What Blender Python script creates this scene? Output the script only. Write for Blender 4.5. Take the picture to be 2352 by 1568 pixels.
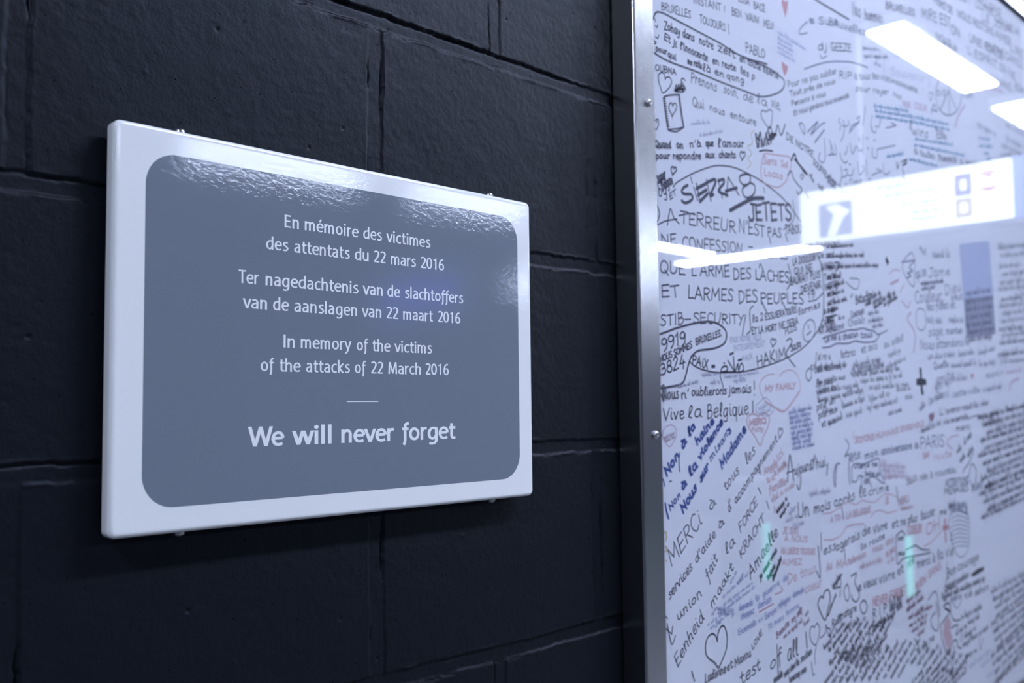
import bpy, bmesh, math, random
import numpy as np
from mathutils import Matrix, Vector

S = bpy.context.scene
COL = S.collection
for o in list(bpy.data.objects):
    bpy.data.objects.remove(o)

# ------------------------------------------------------------------ camera, world, exposure
CAM = np.array([-0.24009, -0.68034, -0.15219])
YAW, PITCH, ROLL, FPX = 0.804915, 0.066997, -0.011605, 2290.03
W, H = 2352, 1568


def cam_axes():
    cy, sy, cp, sp = math.cos(YAW), math.sin(YAW), math.cos(PITCH), math.sin(PITCH)
    f = np.array([sy * cp, cy * cp, sp])
    r = np.array([cy, -sy, 0.0])
    u = np.cross(r, f)
    c, s = math.cos(ROLL), math.sin(ROLL)
    return c * r + s * u, -s * r + c * u, f


RX, UX, FX = cam_axes()
cam = bpy.data.cameras.new('camera')
cam.sensor_width = 36
cam.lens = 36 * FPX / W
cam.clip_start = 0.01
cam.dof.use_dof = True
cam.dof.focus_distance = 0.84
cam.dof.aperture_fstop = 6.3
cam_o = bpy.data.objects.new('camera', cam)
M = Matrix.Identity(4)
for i in range(3):
    M[i][0], M[i][1], M[i][2], M[i][3] = RX[i], UX[i], -FX[i], CAM[i]
cam_o.matrix_world = M
COL.objects.link(cam_o)
S.camera = cam_o

S.view_settings.view_transform = 'Standard'
S.view_settings.look = 'None'
S.view_settings.exposure = 0.0
S.view_settings.gamma = 1.0
S.view_settings.use_curve_mapping = False

world = bpy.data.worlds.new('world')
S.world = world
world.use_nodes = True
world.node_tree.nodes['Background'].inputs[0].default_value = (0.55, 0.65, 1.0, 1)
world.node_tree.nodes['Background'].inputs[1].default_value = 0.02

LAMP_COLOR = (0.80, 0.90, 1.19)
LAMP_POWER = 88.0
FLOOR_Z, CEIL_Z = CAM[2] - 1.55, CAM[2] + 1.72


# ------------------------------------------------------------------ materials
def mat(name, color=(.5, .5, .5), rough=.5, metal=0.0, spec=.5, coat=0.0, emit=None, power=0.0):
    m = bpy.data.materials.new(name)
    m.use_nodes = True
    b = m.node_tree.nodes['Principled BSDF']
    b.inputs['Base Color'].default_value = (*color, 1)
    b.inputs['Roughness'].default_value = rough
    b.inputs['Metallic'].default_value = metal
    b.inputs['Specular IOR Level'].default_value = spec
    b.inputs['Coat Weight'].default_value = coat
    if emit:
        b.inputs['Emission Color'].default_value = (*emit, 1)
        b.inputs['Emission Strength'].default_value = power
    return m


def nodes(m):
    nt = m.node_tree
    return nt, nt.nodes['Principled BSDF']


def add_noise_bump(m, scale, strength, dist, detail=2.0, stretch=(1, 1, 1), rough=.5):
    nt, b = nodes(m)
    tc = nt.nodes.new('ShaderNodeTexCoord')
    mp = nt.nodes.new('ShaderNodeMapping')
    mp.inputs['Scale'].default_value = stretch
    nz = nt.nodes.new('ShaderNodeTexNoise')
    nz.inputs['Scale'].default_value = scale
    nz.inputs['Detail'].default_value = detail
    nz.inputs['Roughness'].default_value = rough
    bp = nt.nodes.new('ShaderNodeBump')
    bp.inputs['Strength'].default_value = strength
    bp.inputs['Distance'].default_value = dist
    nt.links.new(tc.outputs['Object'], mp.inputs['Vector'])
    nt.links.new(mp.outputs['Vector'], nz.inputs['Vector'])
    nt.links.new(nz.outputs['Fac'], bp.inputs['Height'])
    old = b.inputs['Normal'].links
    if old:
        nt.links.new(old[0].from_socket, bp.inputs['Normal'])
    nt.links.new(bp.outputs['Normal'], b.inputs['Normal'])
    return nz


M_BLOCK = mat('black_wall_paint', (.0048, .0062, .0092), .5, spec=.18)
add_noise_bump(M_BLOCK, 330, .34, .0010, 4, rough=.62)
add_noise_bump(M_BLOCK, 900, .10, .0006, 2)
# pin holes: one in most cells of a coarse cell pattern
_nt, _b = nodes(M_BLOCK)
_tc = _nt.nodes.new('ShaderNodeTexCoord')
_vo = _nt.nodes.new('ShaderNodeTexVoronoi')
_vo.voronoi_dimensions = '2D'
_vo.inputs['Scale'].default_value = 30
_rt = _nt.nodes.new('ShaderNodeMapping')
_rt.inputs['Rotation'].default_value = (math.pi / 2, 0, 0)
_lt = _nt.nodes.new('ShaderNodeMath')
_lt.operation = 'GREATER_THAN'
_lt.inputs[1].default_value = .016
_cm = _nt.nodes.new('ShaderNodeMix')
_cm.data_type = 'RGBA'
_cm.inputs[6].default_value = (.0008, .0008, .001, 1)
_cm.inputs[7].default_value = (.0048, .0062, .0092, 1)
_nt.links.new(_tc.outputs['Object'], _rt.inputs['Vector'])
_nt.links.new(_rt.outputs['Vector'], _vo.inputs['Vector'])
_nt.links.new(_vo.outputs['Distance'], _lt.inputs[0])
_nt.links.new(_lt.outputs[0], _cm.inputs[0])
_nt.links.new(_cm.outputs[2], _b.inputs['Base Color'])
_sp = _nt.nodes.new('ShaderNodeMath')
_sp.operation = 'MULTIPLY'
_sp.inputs[1].default_value = .18
_nt.links.new(_lt.outputs[0], _sp.inputs[0])
_nt.links.new(_sp.outputs[0], _b.inputs['Specular IOR Level'])
_b.inputs['Specular Tint'].default_value = (.74, .84, 1.0, 1)

ENAMEL_RIPPLE = dict(scale=240, strength=.036, dist=.002, detail=4.0, stretch=(.8, 1, 1.3), rough=.55)
M_WHITE = mat('white_enamel', (.86, .87, .86), .05, spec=.6)
add_noise_bump(M_WHITE, **ENAMEL_RIPPLE)
M_GREY = mat('grey_enamel', (.185, .215, .262), .05, spec=.6)
add_noise_bump(M_GREY, **ENAMEL_RIPPLE)
M_LETTER = mat('white_lettering', (.88, .90, .90), .25, spec=.4)
M_STEEL = mat('brushed_steel', (.48, .485, .49), .24, metal=1.0)
add_noise_bump(M_STEEL, 60, .10, .001, 3, stretch=(40, 40, .25))
M_SCREW = mat('polished_screw_steel', (.50, .50, .51), .28, metal=1.0)
M_DARK = mat('dark_bracket', (.012, .012, .014), .6)
M_PANEL = mat('white_board_panel', (.79, .80, .84), .6, spec=.02)
M_CONCRETE = mat('floor_tiles', (.16, .16, .17), .35)
M_CEIL = mat('dark_ceiling', (.10, .105, .12), .8)
M_FARWALL = mat('far_wall_cladding', (.13, .14, .17), .6)
M_HOUSING = mat('lamp_housing', (.75, .76, .78), .5)
M_TUBE = mat('lamp_diffuser', (.9, .9, .9), .5, emit=LAMP_COLOR, power=LAMP_POWER)
M_TUBE_ROW = mat('far_row_lamp_diffuser', (.9, .9, .9), .5, emit=LAMP_COLOR, power=42.0)
M_TUBE_DIM = mat('weak_lamp_diffuser', (.9, .9, .9), .5, emit=LAMP_COLOR, power=26.0)
M_SIGN = mat('lit_sign_white', (.8, .8, .8), .4, emit=(.92, 1.0, .90), power=3.0)
M_SIGN_BLUE = mat('lit_sign_blue', (.1, .15, .5), .4, emit=(.06, .12, 1.0), power=2.2)
M_SIGN_PURPLE = mat('lit_sign_purple', (.1, .05, .2), .4, emit=(.40, .04, 1.0), power=.35)
M_SIGN_SAND = mat('lit_sign_sand', (.3, .25, .2), .4, emit=(1.0, .75, .10), power=.8)
M_SIGN_RED = mat('lit_sign_red', (.4, .1, .1), .4, emit=(1.0, .30, .10), power=.8)
M_SIGN_LILAC = mat('lit_sign_lilac', (.2, .2, .3), .4, emit=(.10, .15, 1.0), power=.10)
M_GREEN = mat('green_light_strip', (.1, .5, .4), .4, emit=(.08, .80, .52), power=1.7)
M_GATE = mat('gate_metal', (.25, .26, .28), .4, metal=.6)

# glass pane: clear with a mirror sheen that grows at grazing angles
M_GLASS = bpy.data.materials.new('clear_glass')
M_GLASS.use_nodes = True
_nt = M_GLASS.node_tree
_nt.nodes.clear()
_o = _nt.nodes.new('ShaderNodeOutputMaterial')
_mx = _nt.nodes.new('ShaderNodeMixShader')
_fr = _nt.nodes.new('ShaderNodeFresnel')
_fr.inputs['IOR'].default_value = 1.49
_ge = _nt.nodes.new('ShaderNodeNewGeometry')
_ma = _nt.nodes.new('ShaderNodeMath')      # index seen from inside the pane is the inverse of the one outside
_ma.operation = 'MULTIPLY_ADD'
_ma.inputs[1].default_value = 1 / 1.49 - 1.49
_ma.inputs[2].default_value = 1.49
_nt.links.new(_ge.outputs['Backfacing'], _ma.inputs[0])
_nt.links.new(_ma.outputs[0], _fr.inputs['IOR'])
_t = _nt.nodes.new('ShaderNodeBsdfTransparent')
_t.inputs[0].default_value = (.97, .975, .99, 1)
_g = _nt.nodes.new('ShaderNodeBsdfGlossy')
_g.inputs['Roughness'].default_value = 0.02
_nt.links.new(_fr.outputs[0], _mx.inputs[0])
_nt.links.new(_t.outputs[0], _mx.inputs[1])
_nt.links.new(_g.outputs[0], _mx.inputs[2])
_nt.links.new(_mx.outputs[0], _o.inputs[0])


# ------------------------------------------------------------------ object helpers
def link(name, me, m=None, parent=None, kind=None, label=None):
    o = bpy.data.objects.new(name, me)
    if m is not None and not me.materials:
        me.materials.append(m)
    COL.objects.link(o)
    if parent is not None:
        o.parent = parent
        o.matrix_parent_inverse = Matrix.Translation(-world_loc(parent))
    if kind:
        o['kind'] = kind
    if label:
        o['label'] = label
    return o


def world_loc(o):
    v = Vector(o.location)
    p = o.parent
    if p is not None:
        # every child is built in world coordinates with the parent's offset taken back
        v = v + Vector((0, 0, 0))
    return v if p is None else Vector((0, 0, 0)) + v


def mesh(name, verts, faces, smooth=False):
    me = bpy.data.meshes.new(name)
    me.from_pydata([tuple(v) for v in verts], [], faces)
    me.update()
    if smooth:
        me.polygons.foreach_set('use_smooth', [True] * len(me.polygons))
    return me


def thing(name, label, cat, loc=(0, 0, 0), group=None):
    o = bpy.data.objects.new(name, None)
    o.location = loc
    o.empty_display_size = .05
    o['label'], o['category'] = label, cat
    if group:
        o['group'] = group
    COL.objects.link(o)
    return o


def bx(a, b, bevel=0.0, seg=2):
    """a bevelled box between two corners, as a mesh"""
    bm = bmesh.new()
    bmesh.ops.create_cube(bm, size=1)
    a, b = Vector(a), Vector(b)
    c, d = (a + b) / 2, b - a
    for v in bm.verts:
        v.co = Vector((v.co.x * abs(d.x), v.co.y * abs(d.y), v.co.z * abs(d.z))) + c
    if bevel:
        bmesh.ops.bevel(bm, geom=bm.edges[:], offset=bevel, segments=seg, affect='EDGES', profile=.5)
    me = bpy.data.meshes.new('box')
    bm.to_mesh(me)
    bm.free()
    if bevel:
        me.polygons.foreach_set('use_smooth', [True] * len(me.polygons))
    return me


def wn(o):
    md = o.modifiers.new('weighted_normal', 'WEIGHTED_NORMAL')
    md.keep_sharp = False
    md.weight = 100
    return o


def ray(px, py):
    d = FX * FPX + RX * (px - W / 2) - UX * (py - H / 2)
    return d


def at(px, py, y):
    """point of the plane y = const seen at a pixel of the 2352 x 1568 photo"""
    d = ray(px, py)
    t = (y - CAM[1]) / d[1]
    return CAM + t * d


# ------------------------------------------------------------------ the painted block wall
def vnoise(x, z, scale, seed):
    rs = np.random.RandomState(seed)
    g = rs.rand(256, 256)
    u, v = x * scale + 1000.0, z * scale + 1000.0
    i, j = np.floor(u).astype(int), np.floor(v).astype(int)
    a, b = u - i, v - j
    a, b = a * a * (3 - 2 * a), b * b * (3 - 2 * b)
    i0, i1, j0, j1 = i % 256, (i + 1) % 256, j % 256, (j + 1) % 256
    return ((g[i0, j0] * (1 - a) + g[i1, j0] * a) * (1 - b) + (g[i0, j1] * (1 - a) + g[i1, j1] * a) * b) * 2 - 1


BL, BH = 0.298, 0.1916           # block length and course height with joint
JV, JH = 0.0160, 0.0130          # joint widths


def sstep(a, b, v):
    t = np.clip((v - a) / (b - a), 0, 1)
    return t * t * (3 - 2 * t)


def wall_height(x, z):
    wob = .0008 * vnoise(x, z, 45, 1) + .0007 * vnoise(x, z, 150, 2) + .0005 * vnoise(x, z, 380, 16)
    course = np.floor(z / BH)
    zc = z - np.round(z / BH) * BH + .0012 * vnoise(x, z * 0, 9, 3)      # distance to the nearest bed joint
    off = np.where(np.mod(course, 2) == 0, 0.0, BL / 2)
    xr = x - off
    xc = xr - np.round(xr / BL) * BL + .0008 * vnoise(x * 0, z, 12, 4)   # distance to the nearest upright joint
    bed = 1 - sstep(JH / 2 - .0012, JH / 2 + .0010, np.abs(zc + wob))
    head = 1 - sstep(JV / 2 - .0012, JV / 2 + .0010, np.abs(xc + wob))
    dj = np.maximum(bed, head * .75)
    depth = .0015 + .0008 * vnoise(x, z, 7, 5)
    h = -depth * dj
    # lips of paint and mortar along the joint edges
    lip = np.exp(-((np.abs(zc + wob) - JH / 2 - .0012) / .0011) ** 2) * np.clip(vnoise(x, z, 60, 6) + .25, 0, 1)
    lipv = np.exp(-((np.abs(xc + wob) - JV / 2 - .0010) / .0010) ** 2) * np.clip(vnoise(x, z, 70, 7) + .1, 0, 1) * (1 - bed)
    h += .0008 * lip + .0004 * lipv
    # open cracks along the upper arris of the bed joints and the right arris of the upright joints
    k = np.round(z / BH)
    amt = np.where(k == 1, sstep(.12, .22, x) * (1 - sstep(.50, .60, x)), .0) + np.where(k == 1, 0, .5 * np.clip(vnoise(x, z * 0, 13, 8), 0, 1))
    h -= amt * (.0038 + .0022 * vnoise(x, z, 34, 15)) * np.exp(-((zc - JH / 2 + .0006 + wob) / .0012) ** 2)
    h -= np.where(k == 1, .8, .55) * .0028 * np.clip(vnoise(x, z, 45, 9) + .15, 0, 1) * np.exp(-((zc + JH / 2 + .0006 + 2 * wob) / .0009) ** 2)
    am2 = np.clip(vnoise(x, z, 22, 10) * 1.5 + .1, 0, 1)
    h -= am2 * .0036 * np.exp(-((xc - JV / 2 + .0012 + wob) / .0012) ** 2) * (1 - bed)
    h -= np.clip(vnoise(x, z, 50, 11) * 1.3, 0, 1) * .0030 * np.exp(-((xc + JV / 2 - .0004 + wob) / .0008) ** 2) * (1 - bed)
    # rolled paint skin, and a few pin holes and grains
    h += .00022 * vnoise(x, z, 24, 12) + .00013 * vnoise(x, z, 90, 13) + .00012 * vnoise(x, z, 230, 14)
    rs = np.random.RandomState(5)
    return h


def spread(parts):
    out = []
    for a, b, s in parts:
        out.append(np.arange(a, b - s * .3, s))
    out.append(np.array([parts[-1][1]]))
    return np.concatenate(out)


XL, XR = -3.0, 12.0
xs = spread([(XL, -1.2, .012), (-1.2, -.13, .005), (-.13, .655, .0012), (.655, 1.2, .012), (1.2, XR, .3)])
zs = spread([(FLOOR_Z, -.75, .012), (-.75, -.49, .005), (-.49, .40, .0012), (.40, .75, .005), (.75, CEIL_Z, .012)])
XX, ZZ = np.meshgrid(xs, zs)
HH = wall_height(XX, ZZ)
rs = np.random.RandomState(11)
for _ in range(60):              # bumps and dents in the paint
    cx, cz, r = rs.uniform(-.12, .65), rs.uniform(-.49, .40), rs.uniform(.0007, .0013)
    i0, i1 = np.searchsorted(xs, [cx - .004, cx + .004])
    j0, j1 = np.searchsorted(zs, [cz - .004, cz + .004])
    sx, sz = XX[j0:j1, i0:i1], ZZ[j0:j1, i0:i1]
    HH[j0:j1, i0:i1] -= (.0018 if rs.rand() < .75 else -.0008) * np.exp(-((sx - cx) ** 2 + (sz - cz) ** 2) / r ** 2)
nx, nz = len(xs), len(zs)
co = np.stack([XX, -HH, ZZ], -1).reshape(-1, 3)
idx = np.arange(nx * nz).reshape(nz, nx)
quads = np.stack([idx[:-1, :-1], idx[:-1, 1:], idx[1:, 1:], idx[1:, :-1]], -1).reshape(-1, 4)
me = bpy.data.meshes.new('wall_back')
me.vertices.add(len(co))
me.vertices.foreach_set('co', co.ravel())
me.loops.add(quads.size)
me.loops.foreach_set('vertex_index', quads.ravel())
me.polygons.add(len(quads))
me.polygons.foreach_set('loop_start', np.arange(0, quads.size, 4))
me.polygons.foreach_set('use_smooth', np.ones(len(quads), bool))
me.update()
me.validate()
link('wall_back', me, M_BLOCK, kind='structure')

# rest of the hall, seen only as reflections in the glass and enamel
YF = -11.0
link('floor', bx((XL, YF, FLOOR_Z - .1), (XR, .0, FLOOR_Z)), M_CONCRETE, kind='structure')
link('ceiling', bx((XL, YF, CEIL_Z), (XR, .0, CEIL_Z + .1)), M_CEIL, kind='structure')
link('wall_front', bx((XL, YF - .1, FLOOR_Z), (XR, YF, CEIL_Z)), M_FARWALL, kind='structure')
link('wall_left', bx((XL - .1, YF, FLOOR_Z), (XL, .0, CEIL_Z)), M_FARWALL, kind='structure')
link('wall_right', bx((XR, YF, FLOOR_Z), (XR + .1, .0, CEIL_Z)), M_FARWALL, kind='structure')


# ------------------------------------------------------------------ ceiling lights
def lamp(x0, x1, y0, y1, label, m=None):
    t = thing('ceiling_light', label, 'ceiling light', ((x0 + x1) / 2, (y0 + y1) / 2, CEIL_Z), 'fluorescent lights on the ceiling')
    z = CEIL_Z
    link('housing', bx((x0 - .02, y0 - .02, z - .05), (x1 + .02, y1 + .02, z), .006), M_HOUSING, t)
    link('diffuser', bx((x0, y0, z - .062), (x1, y1, z - .049), .004), m or M_TUBE, t)


ROW1 = [(-4.06 + 1.62 * k) for k in (1, 3, 4, 5, 6, 7, 8)]
ROW1[2] -= .12
R1L = ['fluorescent light over the hall left of the plaque', 'fluorescent light above the grey plaque',
       'fluorescent light above the steel board edge', 'fluorescent light above the written board', 'white light bar reflected whole at the top right of the glass',
       'white light bar reflected at the right edge of the glass', 'fluorescent light farthest along the board wall']
for k, x0 in enumerate(ROW1):
    lamp(x0, x0 + 1.18, -1.245, -1.085, R1L[k], M_TUBE_ROW if k in (2, 4, 5, 6) else None)
lamp(1.05, 2.30, -5.46, -5.26, 'light over the hall, farther out than the board and left of it', M_TUBE_DIM)
lamp(-.85, .40, -5.46, -5.26, 'light over the hall straight out from the plaque', M_TUBE_DIM)
lamp(-2.75, -1.50, -5.46, -5.26, 'light over the hall behind and left of the camera', M_TUBE_DIM)
lamp(2.78, 4.12, -5.14, -5.00, 'long light reflected at the upper left of the plaque', M_TUBE_ROW)
lamp(4.65, 5.85, -5.14, -5.00, 'long light reflected at the upper right of the plaque', M_TUBE_ROW)
lamp(7.75, 9.15, -5.48, -5.30, 'thin light bar reflected beside the steel edge of the glass')
lamp(9.42, 9.66, -6.0, -4.30, 'crosswise light bar reflected next to the hanging sign')
lamp(9.2, 9.95, -8.50, -8.30, 'light reflected at the right edge of the plaque', M_TUBE_ROW)


# ------------------------------------------------------------------ stroke lettering
# each glyph: advance, strokes; 'c' = smooth curve, 'l' = straight pieces; cap height 100, x-height 73
GL = {
 'E': (52, 'l8,0 8,100|l8,93.5 47,93.5|l8,51 43,51|l8,6.5 48,6.5'),
 'T': (54, 'l27,0 27,100|l0,93.5 54,93.5'),
 'I': (24, 'l10,0 10,100'),
 'M': (80, 'l9,0 14,110|l10,115 41,5|l37,5 68,115|l64,110 69,0'),
 'W': (88, 'l-3,112 24,-14|l18,-14 47,112|l41,112 69,-14|l63,-14 90,112'),
 'n': (55, 'l8,0 8,73|c8,48 15,61 27,67 37,62 41,49 41,30 41,0'),
 'm': (84, 'l8,0 8,73|c8,48 14,61 24,67 34,62 38,49 38,30 38,0|c38,48 44,61 54,67 64,62 68,49 68,30 68,0'),
 'e': (52, 'l7,38 45,39|c45,39 45,50 38,63 26,67 13,60 6,42 7,26 15,10 28,6 38,8 45,12'),
 'o': (56, 'o27,36.5,20,30'),
 'i': (24, 'l10,0 10,73|d10,91,8.5'),
 'r': (37, 'l8,0 8,73|c8,46 13,58 22,66 34,66'),
 'd': (58, 'l45,0 45,103|c45,60 38,66 28,67 15,60 7,40 10,17 22,6 34,9 45,25'),
 's': (44, 'c39,64 27,68 14,63 11,51 20,42 32,34 38,22 31,9 18,5.5 5,9'),
 'v': (46, 'l-3,85 25,-12|l19,-12 47,85'),
 'c': (46, 'c42,63 30,67 16,61 7,42 9,20 18,8 30,6 42,10'),
 't': (37, 'c15,93 15,70 15,40 15,20 19,8 28,6 36,8|l2,67 36,67'),
 'a': (52, 'c7,63 20,67 33,64 39,52 39,36 39,0|c39,42 26,41 12,34 6,21 11,9 22,6 33,12 39,24'),
 'u': (57, 'c8,73 8,45 8,24 13,11 24,6 35,11 43,25|l43,0 43,73'),
 'g': (57, 'c45,70 45,40 45,5 43,-12 33,-22 20,-24 8,-20|c45,60 38,66 28,67 15,60 7,40 10,17 22,6 34,9 45,25'),
 'h': (55, 'l8,0 8,103|c8,48 15,61 27,67 37,62 41,49 41,30 41,0'),
 'l': (24, 'l10,0 10,103'),
 'f': (34, 'c35,97 25,97 18,89 16,72 16,40 16,5 14,-12 9,-25|l2,67 34,67'),
 'k': (50, 'l8,0 8,103|l43,75 13,38 46,-2'),
 'w': (74, 'l-2,85 21,-12|l15,-12 38,85|l34,85 57,-12|l51,-12 74,85'),
 'y': (46, 'l-3,85 25,0|c46,80 32,35 20,-6 12,-20 1,-25'),
 '2': (48, 'c5,86 15,93.5 28,93.5 38,85 39,70 32,50 18,25 7,7|l5,6.5 44,6.5'),
 '0': (50, 'o24,50,18.5,44'),
 '1': (50, 'l9,80 27,93 27,0'),
 '6': (50, 'c40,93 29,94 16,82 8,60 6,30|o23.5,31,17.5,25'),
 ' ': (30, ''),
}
# more letters, only for the hand-written messages
GH = {
 'A': (62, 'l0,0 28,100 56,0|l10,36 48,36'), 'B': (54, 'l6,0 6,100|c6,100 34,96 38,76 26,56 6,53|c6,53 40,52 46,28 34,4 6,0'),
 'C': (54, 'c50,86 36,99 18,92 6,66 8,30 24,4 40,4 52,16'), 'D': (60, 'l6,0 6,100|c6,100 34,94 52,66 48,30 32,8 6,0'),
 'F': (48, 'l6,0 6,100|l6,98 46,100|l6,54 38,54'), 'G': (60, 'c52,86 34,99 14,88 5,54 12,16 32,2 50,14 52,42 32,42'),
 'H': (58, 'l6,0 6,100|l50,0 50,100|l6,50 50,52'), 'J': (46, 'c38,100 38,60 36,20 24,2 8,8 2,22|l18,100 54,100'),
 'K': (54, 'l6,0 6,100|l48,100 6,46 52,0'), 'L': (46, 'l6,100 6,2 44,4'), 'N': (60, 'l6,0 6,100 50,2 50,100'),
 'O': (62, 'o30,50,26,48'), 'P': (50, 'l6,0 6,100|c6,100 32,100 44,82 38,58 6,50'), 'Q': (64, 'o30,50,26,48|l34,28 62,-14'),
 'R': (54, 'l6,0 6,100|c6,100 32,100 44,80 34,58 6,52|l18,52 50,0'), 'S': (50, 'c46,88 32,100 12,92 10,70 28,52 42,34 38,10 18,2 2,14'),
 'U': (58, 'c6,100 6,50 8,16 26,2 44,14 50,50 50,100'), 'V': (56, 'l0,100 26,0 54,100'), 'X': (54, 'l2,0 50,100|l2,100 50,0'),
 'Y': (54, 'l0,100 26,48|c52,100 30,56 18,20 8,-14'), 'Z': (54, 'l4,96 50,98 4,2 52,4'),
 'E': (50, 'l6,0 6,98|l6,97 46,100|l6,50 40,54|l6,2 48,4'), 'T': (52, 'l26,0 24,98|l0,96 52,100'), 'I': (22, 'l10,0 10,100'),
 'M': (74, 'l4,0 10,98 34,30 60,98 66,0'), 'W': (80, 'l0,98 18,2 38,80 58,2 78,100'),
 'a': (50, 'c40,60 28,66 14,58 6,36 10,12 22,4 34,18 41,56|c41,58 40,30 42,10 50,6'),
 'b': (50, 'c8,104 8,60 8,10|c8,40 20,58 34,56 42,34 34,8 18,2 8,14'), 'p': (50, 'c8,66 8,20 6,-34|c8,40 20,62 34,60 42,38 34,12 18,4 8,18'),
 'q': (52, 'c40,60 28,66 14,58 6,36 10,12 22,4 34,18 41,56|c42,62 42,10 42,-36'), 'j': (26, 'c14,66 14,10 10,-24 -4,-30|d14,90,5'),
 'e': (46, 'c6,34 24,36 40,46 36,62 22,66 8,52 6,26 16,6 30,4 44,16'), 'n': (52, 'c8,66 8,30 8,2|c8,40 20,62 34,60 38,40 38,12 44,4'),
 'm': (78, 'c8,66 8,30 8,2|c8,40 18,62 30,60 34,40 34,2|c34,40 46,62 58,60 62,40 62,12 68,4'), 'l': (28, 'c6,14 20,64 24,98 15,104 9,80 9,30 14,6 24,6'),
 'f': (38, 'c34,88 26,100 18,90 16,50 14,0 8,-34|l2,56 34,60'), 'd': (54, 'c40,60 28,66 14,58 6,36 10,12 22,4 34,18 42,60|c44,106 42,50 44,10 52,6'),
 't': (36, 'c16,98 14,50 16,14 24,4 36,12|l0,64 34,68'), 's': (40, 'c36,60 22,66 12,54 22,40 34,26 28,8 14,3 2,12'), 'r': (36, 'c8,66 8,30 8,2|c8,38 14,56 24,64 34,56'),
 'u': (52, 'c8,66 6,30 10,8 22,4 34,20 40,64|c40,64 40,30 42,8 52,6'), 'v': (46, 'c2,66 12,36 20,4 28,30 36,62 44,66'), 'i': (24, 'c10,66 10,30 12,8 22,6|d11,90,5'),
 'g': (52, 'c40,60 28,66 14,58 6,36 10,12 22,4 34,18 41,58|c42,62 42,10 38,-26 22,-36 8,-26'), 'h': (52, 'c8,106 8,50 8,2|c8,38 20,60 34,58 38,40 38,12 46,4'),
 'x': (46, 'l4,2 42,66|l4,64 42,2'), 'z': (44, 'l4,62 40,64 4,4 42,6'), 'y': (50, 'c4,66 6,36 18,20 34,34 40,64|c42,66 38,10 30,-24 14,-34 2,-24'),
 'c': (44, 'c40,56 26,66 12,56 6,32 12,8 26,3 42,14'), 'o': (50, 'o23,34,18,30'), 'k': (48, 'l8,0 8,104|l40,64 10,32 44,2'),
 'w': (70, 'c2,66 10,20 18,4 28,30 34,58 40,20 48,4 58,36 68,66'),
 '3': (48, 'c4,88 20,100 38,88 34,64 16,54|c16,54 38,52 44,24 28,2 2,10'), '4': (50, 'l34,100 4,34 48,38|l36,60 34,-8'), '8': (50, 'o24,76,16,22|o24,28,20,28'),
 '9': (48, 'o22,72,18,26|c40,80 40,40 34,10 18,-10'), '1': (34, 'l4,74 20,98 18,0'), '2': (48, 'c4,80 18,100 36,92 36,66 18,30 2,4|l2,4 46,8'), '6': (48, 'c38,98 16,80 6,40 12,8 28,2 42,22 32,46 12,38'),
 '!': (24, 'l12,100 10,28|d10,4,5'), '.': (20, 'd6,4,6'), ',': (20, 'l8,8 2,-14'), "'": (18, 'l10,104 6,76'), '=': (46, 'l4,62 40,64|l4,34 40,36'), '-': (40, 'l4,42 36,44'),
 '?': (46, 'c4,80 18,102 38,92 36,66 20,48 20,30|d20,4,5'), '/': (40, 'l2,-10 38,104'),
 '\u00e9': None, '\u00e0': None, '\u00c2': None, '\u00ea': None, '\u00e8': None, '\u00ef': None, '\u00c8': None,
}
ACC = {'\u00e9': ('e', 'l18,82 30,100'), '\u00e8': ('e', 'l12,100 26,82'), '\u00ea': ('e', 'l8,82 22,98 36,82'), '\u00e0': ('a', 'l14,100 28,82'),
       '\u00ef': ('i', 'd4,92,4|d20,92,4'), '\u00c2': ('A', 'l14,112 28,128 44,112'), '\u00c8': ('E', 'l14,126 30,112')}
for k, (b, extra) in ACC.items():
    GH[k] = (GH[b][0], GH[b][1] + '|' + extra)
GL['\u00e9'] = (GL['e'][0], GL['e'][1] + '|l22,80 34,103')


def smooth(pts, n=6):
    P = np.array([pts[0]] + list(pts) + [pts[-1]], float)
    out = []
    for i in range(1, len(P) - 2):
        p0, p1, p2, p3 = P[i - 1], P[i], P[i + 1], P[i + 2]
        for t in np.linspace(0, 1, n, endpoint=False):
            out.append(.5 * (2 * p1 + (p2 - p0) * t + (2 * p0 - 5 * p1 + 4 * p2 - p3) * t * t + (3 * p1 - p0 - 3 * p2 + p3) * t ** 3))
    out.append(P[-2])
    return np.array(out)


def glyph_strokes(s, n=6):
    res = []
    for st in s.split('|'):
        if not st:
            continue
        if st[0] == 'o':
            cx, cy, rx, ry = map(float, st[1:].split(','))
            a = np.linspace(0, 2 * math.pi, 5 * n)
            res.append((np.stack([cx + rx * np.cos(a), cy + ry * np.sin(a)], 1), True))
        elif st[0] == 'd':
            cx, cy, r = map(float, st[1:].split(','))
            res.append((np.array([[cx, cy], [r, r]]), None))
        else:
            pts = np.array([tuple(map(float, q.split(','))) for q in st[1:].split()])
            res.append((smooth(pts, n) if st[0] == 'c' else pts, False))
    return res


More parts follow.
